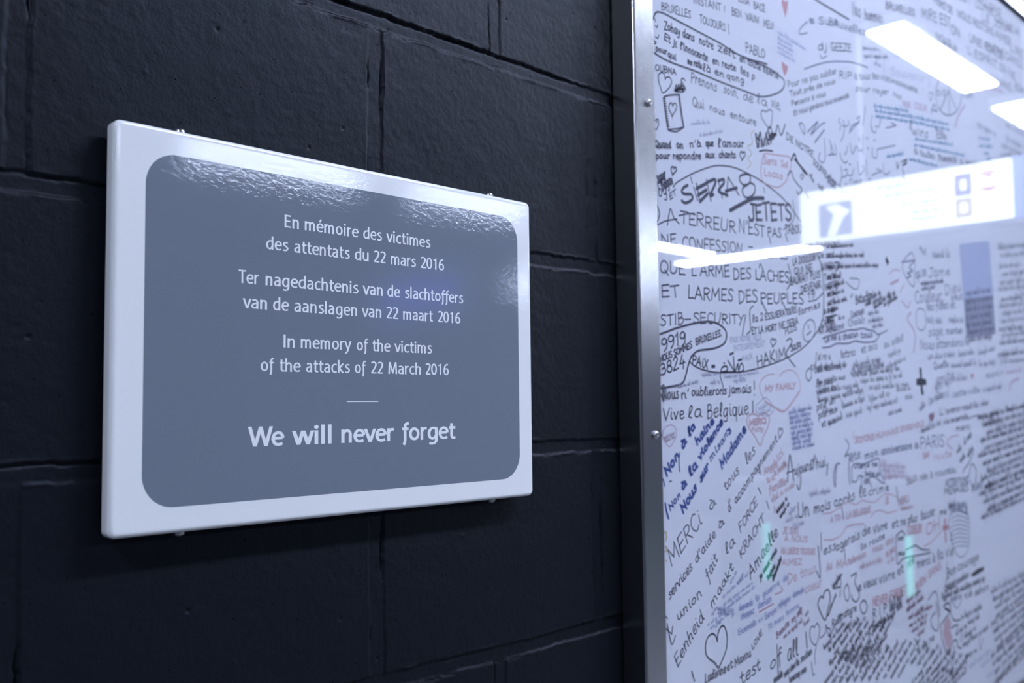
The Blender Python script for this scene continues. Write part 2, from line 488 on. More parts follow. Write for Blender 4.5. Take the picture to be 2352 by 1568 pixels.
class Ink:
    """ribbons of ink lying on a plane y = const, collected in one mesh"""

    def __init__(self, y):
        self.y, self.v, self.f, self.k, self.marks = y, [], [], 0, []
        self.clamp = None

    def layer(self):
        # each stroke lies a few thousandths of a millimetre over the last one, as ink does
        self.k = (self.k + 1) % 6
        self.marks.append((len(self.v), len(self.f)))
        return self.y - self.k * 7e-6

    def ribbon(self, P, wx, wz, closed=False, cap=True):
        P = np.asarray(P, float)
        keep = [0] + [i for i in range(1, len(P)) if np.hypot(*(P[i] - P[i - 1])) > 1e-6]
        P = P[keep]
        if len(P) < 2:
            return
        if closed:
            P[-1] = P[0]
        d = np.diff(P, axis=0)
        d /= np.linalg.norm(d, axis=1)[:, None]
        n = np.stack([-d[:, 1], d[:, 0]], 1)
        if closed:
            prev, nxt = np.vstack([n[-1:], n]), np.vstack([n, n[:1]])
        else:
            prev, nxt = np.vstack([n[:1], n]), np.vstack([n, n[-1:]])
        m = prev + nxt
        ln = np.linalg.norm(m, axis=1)
        m = m / np.maximum(ln, .5)[:, None] ** 2 * 2
        m *= np.minimum(1, 2.6 / np.maximum(np.linalg.norm(m, axis=1), 1e-9))[:, None]
        off = m * np.array([wx / 2, wz / 2])
        b = len(self.v)
        y = self.layer()
        L = [(P[i] + off[i], P[i] - off[i]) for i in range(len(P))]
        if self.clamp is None:
            for a, c in L:
                self.v += [(a[0], y, a[1]), (c[0], y, c[1])]
            for i in range(len(P) - 1):
                self.f.append((b + 2 * i, b + 2 * i + 2, b + 2 * i + 3, b + 2 * i + 1))
        else:                        # strokes cut flat at the base line and at the top of the letter
            for i in range(len(P) - 1):
                poly = [L[i][0], L[i + 1][0], L[i + 1][1], L[i][1]]
                for lim, sg in ((self.clamp[0], 1), (self.clamp[1], -1)):
                    out = []
                    for k in range(len(poly)):
                        p, q = poly[k], poly[(k + 1) % len(poly)]
                        dp, dq = (p[1] - lim) * sg, (q[1] - lim) * sg
                        if dp >= 0:
                            out.append(p)
                        if dp * dq < 0:
                            out.append(p + (q - p) * dp / (dp - dq))
                    poly = out
                if len(poly) > 2:
                    b = len(self.v)
                    self.v += [(p[0], y, p[1]) for p in poly]
                    self.f.append(tuple(range(b, b + len(poly))))
        if cap and not closed:
            for p, t in ((P[0], -d[0]), (P[-1], d[-1])):
                self.dot(p, wx / 2, wz / 2, 8)

    def dot(self, p, rx, rz, n=14):
        b = len(self.v)
        y = self.layer()
        for i in range(n):
            a = 2 * math.pi * i / n
            self.v.append((p[0] + rx * math.cos(a), y, p[1] + rz * math.sin(a)))
        self.f.append(tuple(range(b + n - 1, b - 1, -1)))

    def poly(self, pts):
        b = len(self.v)
        y = self.layer()
        for p in pts:
            self.v.append((p[0], y, p[1]))
        self.f.append(tuple(range(b, b + len(pts))))

    def build(self, name, m, parent, label=None):
        me = mesh(name, self.v, self.f)
        return link(name, me, m, parent, label=label)


# ------------------------------------------------------------------ the memorial plaque
PY = -.0190                      # front face
PX0, PX1, PZ0, PZ1 = .0566, .4758, -.2368, .0503
PT = .0118                       # thickness of the enamelled tray


def rrect(x0, x1, z0, z1, r, n=8):
    pts = []
    for cx, cz, a0 in ((x1 - r, z1 - r, 0), (x0 + r, z1 - r, 90), (x0 + r, z0 + r, 180), (x1 - r, z0 + r, 270)):
        for i in range(n + 1):
            a = math.radians(a0 + 90 * i / n)
            pts.append((cx + r * math.cos(a), cz + r * math.sin(a)))
    return pts


def loops_mesh(name, loops, cap=True):
    v, f = [], []
    n = len(loops[0][0])
    for pts, y in loops:
        v += [(p[0], y, p[1]) for p in pts]
    for k in range(len(loops) - 1):
        for i in range(n):
            j = (i + 1) % n
            f.append((k * n + i, (k + 1) * n + i, (k + 1) * n + j, k * n + j))
    if cap:
        f.append(tuple(range((len(loops) - 1) * n + n - 1, (len(loops) - 1) * n - 1, -1)))
    return mesh(name, v, f, True)


plaque = thing('memorial_plaque', 'white enamel plaque with grey field and white memorial lettering on black block wall', 'plaque', (.26, 0, -.09))
lp = []
R = .0036
RC = .0058
for inset, y in [(.0012, PY + PT), (0, PY + PT - .0012), (0, PY + R)]:
    lp.append((rrect(PX0 + inset, PX1 - inset, PZ0 + inset, PZ1 - inset, RC - inset), y))
for i in range(1, 8):
    a = math.pi / 2 * i / 7
    ins = R * (1 - math.cos(a))
    lp.append((rrect(PX0 + ins, PX1 - ins, PZ0 + ins, PZ1 - ins, RC - ins), PY + R - R * math.sin(a)))
lp.append((rrect(PX0 + .0045, PX1 - .0045, PZ0 + .0045, PZ1 - .0045, .0022), PY))
body = link('enamel_body', loops_mesh('enamel_body', lp), M_WHITE, plaque)
wn(body)
link('wall_bracket', bx((PX0 + .016, -.0005, PZ0 + .012), (PX1 - .016, PY + .004, PZ1 - .012)), M_DARK, plaque, label='dark mounting bracket behind the plaque')
# grey field
GX0, GX1, GZ0, GZ1 = .0795, .4566, -.2185, .0318
fl = [(rrect(GX0, GX1, GZ0, GZ1, .0235, 20), PY - .00002), (rrect(GX0 + .0001, GX1 - .0001, GZ0 + .0001, GZ1 - .0001, .0234, 20), PY - .00012)]
field = link('grey_field', loops_mesh('grey_field', fl), M_GREY, plaque)
field.data.polygons.foreach_set('use_smooth', [False] * len(field.data.polygons))
# side screws
for px, py in ((412, 297), (1122, 447), (410, 1228), (1127, 1151)):
    top = py < 700
    x = at(px, py, -.0125)[0]
    z = PZ1 if top else PZ0
    s = 1 if top else -1
    v, f = [], []
    n = 16
    prof = [(.0042, -.0006), (.0042, .0010), (.0038, .0020), (.0028, .0027), (.0012, .0030)]
    for r, h in prof:
        for i in range(n):
            a = 2 * math.pi * i / n
            v.append((x + r * math.cos(a), -.0128 + r * math.sin(a), z + s * h))
    for k in range(len(prof) - 1):
        for i in range(n):
            j = (i + 1) % n
            q = (k * n + i, k * n + j, (k + 1) * n + j, (k + 1) * n + i)
            f.append(q if top else q[::-1])
    f.append(tuple(range((len(prof) - 1) * n, len(prof) * n)) if top else tuple(range(len(prof) * n - 1, (len(prof) - 1) * n - 1, -1)))
    link('side_screw', mesh('side_screw', v, f, True), M_SCREW, plaque)

Z7 = lambda X, Y: (500 + X / 3.484, 450 + Y / 3.484)      # close-up coordinates of the first six lines
Z8 = lambda X, Y: (500 + X / 3.7935, 760 + Y / 3.7935)
LINES = [
    ('inscription_line', Z7, (537, 253), (1700, 413), [('En', 535, 650), ('m\u00e9moire', 697, 1128), ('des', 1165, 1316), ('victimes', 1352, 1704)], 0),
    ('inscription_line', Z7, (400, 427), (1790, 593), [('des', 388, 567), ('attentats', 612, 1058), ('du', 1097, 1208), ('22', 1247, 1345), ('mars', 1386, 1588), ('2016', 1622, 1812)], 0),
    ('inscription_line', Z7, (205, 697), (1950, 858), [('Ter', 167, 335), ('nagedachtenis', 383, 1128), ('van', 1163, 1320), ('de', 1357, 1460), ('slachtoffers', 1495, 1966)], 0),
    ('inscription_line', Z7, (230, 898), (1930, 1020), [('van', 204, 395), ('de', 443, 570), ('aanslagen', 613, 1115), ('van', 1155, 1310), ('22', 1347, 1445), ('maart', 1484, 1727), ('2016', 1760, 1942)], 0),
    ('inscription_line', Z7, (537, 1212), (1700, 1260), [('In', 527, 617), ('memory', 665, 1073), ('of', 1112, 1207), ('the', 1240, 1383), ('victims', 1417, 1717)], 0),
    ('inscription_line', Z7, (370, 1402), (1830, 1432), [('of', 344, 457), ('the', 495, 665), ('attacks', 706, 1060), ('of', 1097, 1190), ('22', 1224, 1325), ('March', 1365, 1625), ('2016', 1660, 1850)], 0),
    ('inscription_line', Z8, (310, 1003), (2070, 938), [('We', 273, 580), ('will', 657, 992), ('never', 1077, 1548), ('forget', 1608, 2082)], 1),
]
LY = PY - .00020
for name, zm, b0, b1, words, bold in LINES:
    ink = Ink(LY)
    p0, p1 = at(*zm(*b0), LY), at(*zm(*b1), LY)
    zb = (p0[2] + p1[2]) / 2
    cap = .0148 if bold else .01006
    kx = 1.42 if bold else 1.0
    wv, wh = (.205, .148) if bold else (.128, .112)
    for word, xa, xb in words:
        # baseline pixel under each end of the word
        fr = lambda X: b0[1] + (b1[1] - b0[1]) * (X - b0[0]) / (b1[0] - b0[0])
        xl, xr = at(*zm(xa, fr(xa)), LY)[0], at(*zm(xb, fr(xb)), LY)[0]
        # natural extents of the word
        cur, items, lo, hi = 0, [], 1e9, -1e9
        for ch in word:
            adv, st = GL[ch]
            for P, cl in glyph_strokes(st, 8):
                P = np.array(P, float)
                if cl is None:
                    P[0, 0] *= kx
                    Q, e = P[:1], wv * 52 if bold else P[1][0]
                else:
                    P[:, 0] *= kx
                    Q = P
                    e = 0 if not cl and len(P) == 2 and np.ptp(P[:, 0]) > 20 else wv * 50
                items.append((P, cl, cur, {'v': (0, 73), 'w': (0, 73), 'k': (0, 103), 'M': (0, 100), 'W': (0, 100), 'y': (-40, 73)}.get(ch)))
                lo, hi = min(lo, (Q[:, 0] + cur).min() - e), max(hi, (Q[:, 0] + cur).max() + e)
            cur += adv * kx + 3
        sx = (xr - xl) / (hi - lo)
        sz = cap / 100
        for P, cl, c, cp in items:
            ink.clamp = cp and (zb + cp[0] * sz, zb + cp[1] * sz)
            if cl is None:
                ink.dot((xl + (P[0][0] + c - lo) * sx, zb + P[0][1] * sz), wv * 62 * sx if bold else P[1][0] * sx, (P[1][1] * 1.25 if bold else P[1][1]) * sz, 18)
            else:
                Q = np.stack([xl + (P[:, 0] + c - lo) * sx, zb + P[:, 1] * sz], 1)
                ink.ribbon(Q, wv * 100 * sx, wh * cap, bool(cl), cap=False)
    ink.build(name, M_LETTER, plaque)
ink = Ink(LY)
a, b = at(796.6, 921.9, LY), at(869, 921.9, LY)
zz = (a[2] + b[2]) / 2
ink.ribbon([(a[0], zz), (b[0], zz)], .0006, .0006, cap=False)
ink.build('divider_rule', M_LETTER, plaque)


# ------------------------------------------------------------------ the framed message board
FY = -.0318                      # front of the steel frame
BX0, BX1 = .6349, 3.05
IX0, IX1 = .6716, 3.013
IZ1, IZ0 = .6731, -.6802
BZ1, BZ0 = IZ1 + .0367, IZ0 - .0367
PANY = -.0238                    # front of the white panel
board = thing('message_board', 'large steel-framed glazed white board covered with handwritten messages in marker', 'message board', (1.84, 0, 0))
panel = link('backing_panel', bx((BX0 + .006, -.004, BZ0 + .006), (BX1 - .006, PANY, BZ1 - .006)), M_PANEL, board)
gp = link('glass_pane', bx((BX0 + .008, PANY - .0012, BZ0 + .008), (BX1 - .008, PANY - .0042, BZ1 - .008)), M_GLASS, board)


def rail(name, axis, a0, a1, outer, inner):
    """angle profile folded with a small radius, swept along one side of the board"""
    s = 1 if inner > outer else -1
    r = .0030
    prof = [(0, -.0015), (0, FY + r)]
    for i in range(1, 8):
        a = math.pi / 2 * i / 7
        prof.append((r * (1 - math.cos(a)), FY + r - r * math.sin(a)))
    wdt = abs(inner - outer)
    prof += [(wdt - .0003, FY), (wdt, FY + .0003), (wdt, FY + .0016), (.0018, FY + .0018), (.0018, -.0015)]
    n = len(prof)
    v, f = [], []
    for e, av in enumerate((a0, a1)):
        for d, y in prof:
            c = outer + s * d
            mit = d if e == 0 else -d       # mitred corners
            v.append((c, y, av + mit) if axis == 'z' else (av + mit, y, c))
    for i in range(n):
        j = (i + 1) % n
        f.append((i, j, n + j, n + i))
    f.append(tuple(range(n)))
    f.append(tuple(range(2 * n - 1, n - 1, -1)))
    me = mesh(name, v, f, True)
    bm = bmesh.new()
    bm.from_mesh(me)
    bmesh.ops.recalc_face_normals(bm, faces=bm.faces)
    bm.to_mesh(me)
    bm.free()
    o = link(name, me, M_STEEL, board)
    wn(o)
    return o


rail('frame_rail', 'z', BZ0, BZ1, BX0, IX0)
rail('frame_rail', 'z', BZ0, BZ1, BX1, IX1)
rail('frame_rail', 'x', BX0, BX1, BZ1, IZ1)
rail('frame_rail', 'x', BX0, BX1, BZ0, IZ0)


def pan_screw(x, z):
    prof = [(.0044, .0002), (.0045, -.0010), (.0041, -.0020), (.0031, -.0029), (.0016, -.0033), (.0014, -.0032), (.0012, -.0016)]
    n = 20
    v, f = [], []
    for r, h in prof:
        for i in range(n):
            a = 2 * math.pi * i / n
            v.append((x + r * math.cos(a), FY + h, z + r * math.sin(a)))
    for k in range(len(prof) - 1):
        for i in range(n):
            j = (i + 1) % n
            f.append((k * n + i, (k + 1) * n + i, (k + 1) * n + j, k * n + j)[::-1])
    f.append(tuple(range((len(prof) - 1) * n, len(prof) * n)))
    me = mesh('frame_screw', v, f, True)
    bm = bmesh.new()
    bm.from_mesh(me)
    bmesh.ops.recalc_face_normals(bm, faces=bm.faces)
    bm.to_mesh(me)
    bm.free()
    link('frame_screw', me, M_SCREW, board)


SP = .3709
for k in (-1, 0, 1, 2):
    pan_screw(.6595, -.1829 + SP * k)
for k in range(7):
    for z in (IZ1 + .012, IZ0 - .012):
        pan_screw(.70 + .36 * k, z)


# ------------------------------------------------------------------ marker messages written on the panel
REG = {'c1': (1480, 0, 5.227), 'c2': (1480, 280, 5.227), 'c3': (1480, 560, 5.227), 'c4': (1480, 840, 5.227), 'c5': (1480, 1120, 5.227), 'c6': (1480, 1300, 5.345),
       'r1': (1900, 0, 5.204), 'r2': (1900, 280, 5.204), 'r3': (1900, 560, 5.204), 'r4': (1900, 840, 5.204), 'r5': (1900, 1120, 5.204), 'r6': (1900, 1300, 5.204)}
INKY = PANY - .00008
INKS = {}
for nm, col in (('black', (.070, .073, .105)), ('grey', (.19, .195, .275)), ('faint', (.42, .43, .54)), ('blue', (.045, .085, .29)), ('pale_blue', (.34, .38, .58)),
                ('red', (.58, .31, .33)), ('orange', (.62, .44, .47)), ('pink', (.56, .42, .50)), ('teal', (.10, .30, .46)), ('brown', (.26, .15, .21)), ('yellow', (.62, .52, .28)), ('painted_reflection', (.48, .53, .69)), ('smudge', (.33, .34, .44)), ('dark', (.010, .010, .022))):
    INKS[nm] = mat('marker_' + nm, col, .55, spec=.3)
rh = random.Random(21)


def pt(reg, X, Y):
    ox, oy, s = REG[reg]
    p = at(ox + X / s, oy + Y / s, INKY)
    return np.array([p[0], p[2]])


class Msg:
    count = 0

    def __init__(self, reg, color='black', w=1.5, name='handwritten_message', label=None):
        self.r, self.c, self.w, self.name, self.label = reg, color, w / 1000, name, label
        Msg.count += 1
        self.ink = Ink(INKY - (Msg.count % 9) * 4.5e-5)

    def up(self, X, Y, h):
        return (pt(self.r, X, Y - h) - pt(self.r, X, Y))[1]

    def T(self, text, X0, Y0, X1, Y1, h, slant=.06, jit=2.2, w=None):
        """a line of writing: baseline ends, cap height (close-up pixels)"""
        w = (w or self.w * 1000) / 1000
        A, B = pt(self.r, X0, Y0), pt(self.r, X1, Y1)
        cap = self.up(X0, Y0, h) / 100
        tot = sum(GH.get(c, GL.get(c, (40, '')))[0] + 5 for c in text) - 5
        u = (B - A) / tot
        ang = math.atan2(u[1], u[0])
        n = np.array([-math.sin(ang * .8), math.cos(ang * .8)]) * cap + np.array([math.cos(ang), math.sin(ang)]) * cap * slant
        cur = 0
        for ch in text:
            g = GH.get(ch) or GL.get(ch) or (40, '')
            k, dy = 1 + rh.uniform(-.08, .08), rh.uniform(-3, 3)
            for P, cl in glyph_strokes(g[1], 4):
                if cl is None:
                    p = A + u * (P[0][0] + cur) + n * (P[0][1] + dy)
                    self.ink.dot(p, w * .62, w * .62, 8)
                    continue
                P = np.array(P)
                ph = np.array([rh.uniform(0, 6), rh.uniform(0, 6)])
                P = P + jit * np.sin(P[:, ::-1] / 22.0 + ph)
                Q = A + np.outer(P[:, 0] + cur, u) + np.outer(P[:, 1] * k + dy, n)
                self.ink.ribbon(Q, w, w, bool(cl))
            cur += g[0] + 5
        return self

    def P(self, pts, w=None, curve=True, closed=False):
        w = (w or self.w * 1000) / 1000
        if closed:
            pts = list(pts) + [pts[0]]
        q = [pt(self.r, *p) for p in pts]
        self.ink.ribbon(smooth(q, 8) if curve else np.array(q), w, w)
        return self

    def F(self, pts):
        self.ink.poly([pt(self.r, *p) for p in pts])
        return self

    def heart(self, X, Y, wd, h, tilt=0.0, w=None, fill=False):
        t = np.linspace(0, 2 * math.pi, 40)
        x = 16 * np.sin(t) ** 3 / 32.0
        y = (13 * np.cos(t) - 5 * np.cos(2 * t) - 2 * np.cos(3 * t) - np.cos(4 * t) + 2.5) / 29.0
        x2 = x * math.cos(tilt) + y * math.sin(tilt) * h / wd
        y2 = -x * math.sin(tilt) * wd / h + y * math.cos(tilt)
        pts = [(X + a * wd, Y - b * h) for a, b in zip(x2, y2)]
        if fill:
            return self.F(pts[:-1])
        return self.P(pts, w, curve=False)

    def S(self, X0, Y0, X1, Y1, h, n=1, dX=0, dY=0, w=None, rag=.12):
        """n lines of small illegible cursive, next line shifted by dX, dY"""
        w = (w or self.w * 1000) * .66 / 1000
        for k in range(n):
            A, B = pt(self.r, X0 + dX * k, Y0 + dY * k), pt(self.r, X1 + dX * k, Y1 + dY * k)
            B = A + (B - A) * (1 - rh.uniform(0, rag))
            L = np.hypot(*(B - A))
            if L < .004:
                continue
            u = (B - A) / L
            v = np.array([-u[1], u[0]])
            hh = abs(self.up(X0 + dX * k, Y0 + dY * k, h))
            s = 0.0
            while s < L - hh * .5:
                nl = rh.randint(2, 8)
                pts = []
                for _ in range(nl):
                    if s > L:
                        break
                    r = rh.random()
                    top = 1.15 if r < .16 else .62
                    bot = -.45 if r > .90 else 0
                    adv = hh * rh.uniform(.42, .66)
                    pts += [(s, rh.uniform(0, .15) * hh), (s + adv * .35, top * hh * rh.uniform(.85, 1.1)), (s + adv * .62, bot * hh + rh.uniform(-.05, .1) * hh)]
                    if rh.random() < .45:
                        pts += [(s + adv * .30, hh * .30)]
                    s += adv
                if len(pts) > 2:
                    Q = smooth([A + u * a + v * b for a, b in pts], 3)
                    self.ink.ribbon(Q, w, w)
                s += hh * rh.uniform(.35, .6)
        return self

    def done(self):
        """split the strokes into blocks that stand apart and keep each for building"""
        ink = self.ink
        v, mk = np.array(ink.v), ink.marks + [(len(ink.v), len(ink.f))]
        k = len(ink.marks)
        lo = np.array([v[mk[i][0]:mk[i + 1][0]].min(0) for i in range(k)])
        hi = np.array([v[mk[i][0]:mk[i + 1][0]].max(0) for i in range(k)])
        size = (hi - lo).max(1)
        gap = np.maximum(0, np.maximum(lo[:, None] - hi[None], lo[None] - hi[:, None]))
        near = np.sqrt((gap ** 2).sum(2)) <= np.maximum(.018, .45 * np.maximum(size[:, None], size[None]))
        comp = np.arange(k)
        while True:
            new = np.where(near, comp[None, :], k).min(1)
            if (new == comp).all():
                break
            comp = new
        for c in np.unique(comp):
            vv, ff = [], []
            for i in np.nonzero(comp == c)[0]:
                d = len(vv) - mk[i][0]
                vv += [tuple(p) for p in v[mk[i][0]:mk[i + 1][0]]]
                ff += [tuple(q + d for q in f) for f in ink.f[mk[i][1]:mk[i + 1][1]]]
            a = np.array(vv)
            PENDING.append((float(np.prod((a.max(0) - a.min(0))[[0, 2]] + .004)), self.name, self.c, self.label, vv, ff))


PENDING = []


def build_messages():
    """the hundred largest blocks of writing become parts of their own, what is left one part"""
    words = {'blue': 'blue', 'pale_blue': 'pale blue', 'red': 'red', 'orange': 'pale red', 'pink': 'faint pink', 'teal': 'teal', 'brown': 'brown', 'yellow': 'yellow'}
    n, rest = 0, []
    for area, name, c, label, vv, ff in sorted(PENDING, key=lambda p: -p[0]):
        if name == 'handwritten_message':
            n += 1
            if n > 99:
                rest.append((c, vv, ff))
                continue
        if label is None and c in words:
            label = words[c] + ' ' + name.replace('_', ' ')
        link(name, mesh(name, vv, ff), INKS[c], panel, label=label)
    if rest:
        V, Fc, mi, mats = [], [], [], []
        for c, vv, ff in rest:
            if INKS[c] not in mats:
                mats.append(INKS[c])
            Fc += [tuple(q + len(V) for q in f) for f in ff]
            mi += [mats.index(INKS[c])] * len(ff)
            V += vv
        me = mesh('handwritten_message', V, Fc)
        for m in mats:
            me.materials.append(m)
        me.polygons.foreach_set('material_index', mi)
        link('handwritten_message', me, None, panel, kind='stuff')


def msg(*a, **k):
    return Msg(*a, **k)


# --- upper left of the panel
msg('c1', w=1.3).T('BRUXELLES', 205, 118, 560, 222, 92).T('TOUJOURS', 665, 270, 975, 378, 92).P([(1005, 285), (1015, 410)], 1.4).done()
msg('c1', w=1.3).T('INSTANT !', 590, 36, 975, 150, 85).T('BEN', 1050, 180, 1165, 212, 88).T('WAUW', 1220, 240, 1375, 282, 88).T('MEU!', 1430, 320, 1555, 360, 88).T('LOSA', 1130, 15, 1262, 65, 80).T('BAC\u00c8', 1310, 96, 1450, 150, 80).done()
m = msg('c1', w=2.0, name='handwritten_message')
m.P([(108, 225), (125, 170), (160, 145), (240, 165), (400, 250), (640, 378), (900, 515), (1100, 640), (1300, 735), (1500, 825), (1640, 925), (1680, 980), (1665, 1060), (1580, 1125), (1400, 1160), (1200, 1092), (900, 978), (600, 850), (300, 740), (105, 628)], 2.3)
m.T('Zohay dans', 235, 350, 600, 500, 100, w=1.8).T('notre', 655, 520, 830, 600, 95, w=1.8).T('zelt', 880, 610, 1090, 700, 95, w=1.8).T('en toute libert\u00e9', 1140, 730, 1610, 950, 80, w=1.7)
m.T('Et ji', 235, 470, 385, 580, 85, w=1.8).T("l'innocente", 430, 590, 760, 740, 90, w=1.8).T('en reste', 815, 760, 1100, 860, 85, w=1.8).T('les p', 1150, 880, 1330, 960, 85, w=1.7)
m.T('pour', 135, 610, 270, 660, 75, w=1.7).T('qui', 280, 680, 380, 725, 75, w=1.7).T('me', 515, 760, 570, 790, 75, w=1.7).T('resta', 590, 790, 690, 830, 85, w=1.7).T('l\u00e0 en', 700, 850, 960, 930, 85, w=1.7).T('qong', 985, 940, 1200, 1010, 80, w=1.7)
m.P([(110, 200), (135, 260)], 1.4).P([(130, 310), (150, 330), (160, 300)], 1.6).P([(130, 440), (160, 460), (170, 420)], 1.6).P([(110, 490), (140, 510), (115, 530)], 1.6)
m.done()
msg('c1', w=1.4).T('PABLO', 1215, 625, 1450, 705, 110).P([(1180, 678), (1290, 720), (1400, 750), (1472, 772)], 2.4).done()
msg('c1', w=1.3).T('.OUBNA', 110, 838, 385, 905, 75).done()
msg('c1', w=1.5, name='heart_drawing').P([(248, 955), (262, 930), (290, 925), (318, 950), (322, 1000), (290, 1060), (222, 1115), (195, 1050), (170, 970), (170, 900), (200, 872), (235, 890), (248, 955)]).done()
m = msg('c1', w=1.6).P([(360, 1090), (380, 1020), (395, 1080), (410, 1010), (425, 1080), (440, 1000), (455, 1090), (470, 1030), (365, 1080), (480, 1060), (370, 1098), (470, 1105)])
m.P([(490, 970), (460, 940), (440, 970), (470, 1020), (490, 1070), (450, 1110)]).done()
m = msg('c1', w=1.5, name='notebook_drawing').P([(232, 1162), (300, 1142), (415, 1136)], 1.9).P([(415, 1136), (440, 1330), (470, 1525)], 2.8).P([(470, 1525), (390, 1545), (285, 1552)], 1.8).P([(285, 1552), (255, 1350), (232, 1162)], 1.5).P([(285, 1560), (380, 1580), (470, 1530)], 1.5)
for k in range(12):
    y = 1180 + k * 30
    m.P([(222 + k * 4.2, y), (250 + k * 4.2, y + 6)], 1.5, curve=False)
m.heart(337, 1318, 95, 165, .05, 1.4).done()
msg('c1', w=1.6, name='heart_drawing').P([(125, 1450), (150, 1430), (168, 1440), (168, 1500), (145, 1555), (122, 1530)]).P([(150, 1430), (150, 1470)]).done()
m = msg('c1', w=1.4).T('Prenons', 560, 985, 870, 1100, 120).T('soin,', 950, 1115, 1130, 1175, 100).T('de', 1185, 1195, 1310, 1240, 105).T('la', 1345, 1230, 1480, 1285, 110).T('vie,', 1520, 1280, 1640, 1330, 120)
m.T('Qui', 580, 1280, 720, 1310, 120).T('nous', 780, 1320, 965, 1390, 85).T('entoure', 1030, 1410, 1345, 1515, 90).done()
msg('c1', color='grey', w=2.0, name='heart_drawing').P([(1460, 1345), (1490, 1320), (1530, 1330), (1535, 1400), (1505, 1540), (1430, 1450), (1400, 1380), (1415, 1325), (1460, 1345)]).done()
msg('c1', color='red', name='heart_drawing').F([(1645, 10), (1665, -5), (1690, 20), (1715, 0), (1725, 40), (1712, 130), (1692, 215), (1670, 130), (1650, 60)]).done()
msg('c1', color='red', name='heart_drawing').F([(1648, 765), (1652, 735), (1690, 775), (1718, 790), (1722, 830), (1700, 890), (1680, 912), (1655, 830)]).done()
msg('c1', 'pale_blue', .9).S(1600, 400, 1960, 620, 45, 1).S(1600, 470, 1800, 580, 40, 4, 0, 55).done()
m = msg('c1', 'grey', 1.8).P([(1955, 262), (1900, 310), (1862, 360), (1865, 410), (1955, 395)]).T('e Suis', 1975, 275, 2330, 310, 80)
m.done()
msg('r1', 'grey', 1.5).T('BRuxelles', 20, 300, 455, 425, 90).done()
msg('c1', w=1.5).T('dj', 2080, 605, 2200, 605, 90).T('GEEZE', 2240, 608, 2485, 620, 90).P([(2110, 660), (2130, 700), (2190, 670)], 1.4).done()
msg('c1', 'grey', 2.2).P([(1920, 830), (2060, 780), (2200, 745), (2350, 738), (2480, 748), (2600, 780), (2680, 812)]).done()
m = msg('c1', w=1.4).T('Pour ne pas oublier', 1725, 1055, 2310, 885, 75, w=1.3).T('Tout pr\u00e8s de nous', 1750, 1160, 2290, 1000, 60).T('Pensons \u00e0 vous', 1770, 1275, 2180, 1150, 60).T('Et nous gardons tous ensemble', 1795, 1390, 2460, 1170, 60, w=1.3)
m.done()
m = msg('r1', w=1.4).T('RIP', 145, 935, 300, 945, 80).T('\u00e0 tous les', 325, 950, 620, 945, 75).T('victimes', 640, 950, 880, 1030, 70).T('innocentes', 885, 1035, 1080, 1115, 70).T('pour rayer', 340, 1085, 740, 1135, 70).T('nos', 790, 1150, 885, 1190, 65).done()
# --- long lines of capitals in the upper right
m = msg('r1', 'black', 2.0).P([(-150, -10), (0, 80), (260, 235)], 3.0)
m.T('BRUXELLES', 700, 100, 1050, 190, 75).T('PIONS DE', 1270, 30, 1500, 180, 85).T('EST LUNE', 1560, -20, 1990, 190, 85).T('NOUS RESTONS', 1560, 200, 1990, 430, 85).T('MIRE EST', 1130, 210, 1480, 330, 120).T('ON', 1480, 400, 1590, 450, 110)
m.T('UNE FORCE', 1700, 490, 2100, 720, 95).T('ENTRE', 1900, 590, 2120, 690, 90).T('L ESPRIT', 1680, 640, 2030, 820, 90).T('AIMER', 2010, 440, 2200, 560, 95).T('CAMILE', 2130, 700, 2352, 830, 95).T('ON NE', 2060, 830, 2250, 960, 85).T('HUMAINS', 1950, 960, 2200, 1090, 85).T('LIRE', 2190, 610, 2352, 700, 90).T('LE JOUR', 1850, 240, 2200, 400, 85).T('NOIR', 2240, 1060, 2352, 1140, 85)
m.T('NOUS', 1300, 470, 1480, 560, 80).T('PAR', 1380, 560, 1560, 640, 70).T('COULEUR', 2010, 250, 2300, 440, 80).T('ALLONS', 1800, 20, 2080, 190, 80).done()
msg('r1', 'black', 1.8).T('Nos', 300, 180, 400, 215, 150).T('hommes', 450, 230, 660, 280, 130).done()
msg('r1', 'faint', 1.4).T('GRITO', 785, 690, 1060, 730, 100).T('Souvenir', 760, 900, 1170, 980, 100).P([(700, 640), (680, 760), (685, 900), (730, 960)]).P([(1180, 860), (1225, 960), (1205, 1040)]).done()
msg('r1', 'grey', 1.1).S(420, 590, 650, 610, 50).S(440, 690, 740, 700, 60, w=1.3).S(560, 770, 640, 810, 60).done()
msg('r1', 'grey', 2.4, 'peace_symbol').P([(1450 + 155 * math.sin(a), 1130 - 250 * math.cos(a)) for a in np.linspace(0, 6.28, 30)], curve=False).P([(1450, 900), (1455, 1370)], curve=False).P([(1450, 1080), (1350, 1310)], curve=False).P([(1450, 1080), (1540, 1310)], curve=False).done()
msg('r1', 'grey', 1.8).T('DIS', 1310, 1140, 1420, 1145, 60).T('RSA', 1620, 1160, 1740, 1180, 90).P([(1240, 1350), (1270, 1250), (1310, 1330), (1250, 1310)], 2.6).P([(1210, 1130), (1230, 1200), (1260, 1120), (1215, 1110)]).done()
msg('r1', 'teal', 1.7).S(560, 1275, 970, 1340, 42, 3, 10, 62, rag=.02).S(980, 1400, 1450, 1500, 42, 2, 10, 62, rag=.02).done()
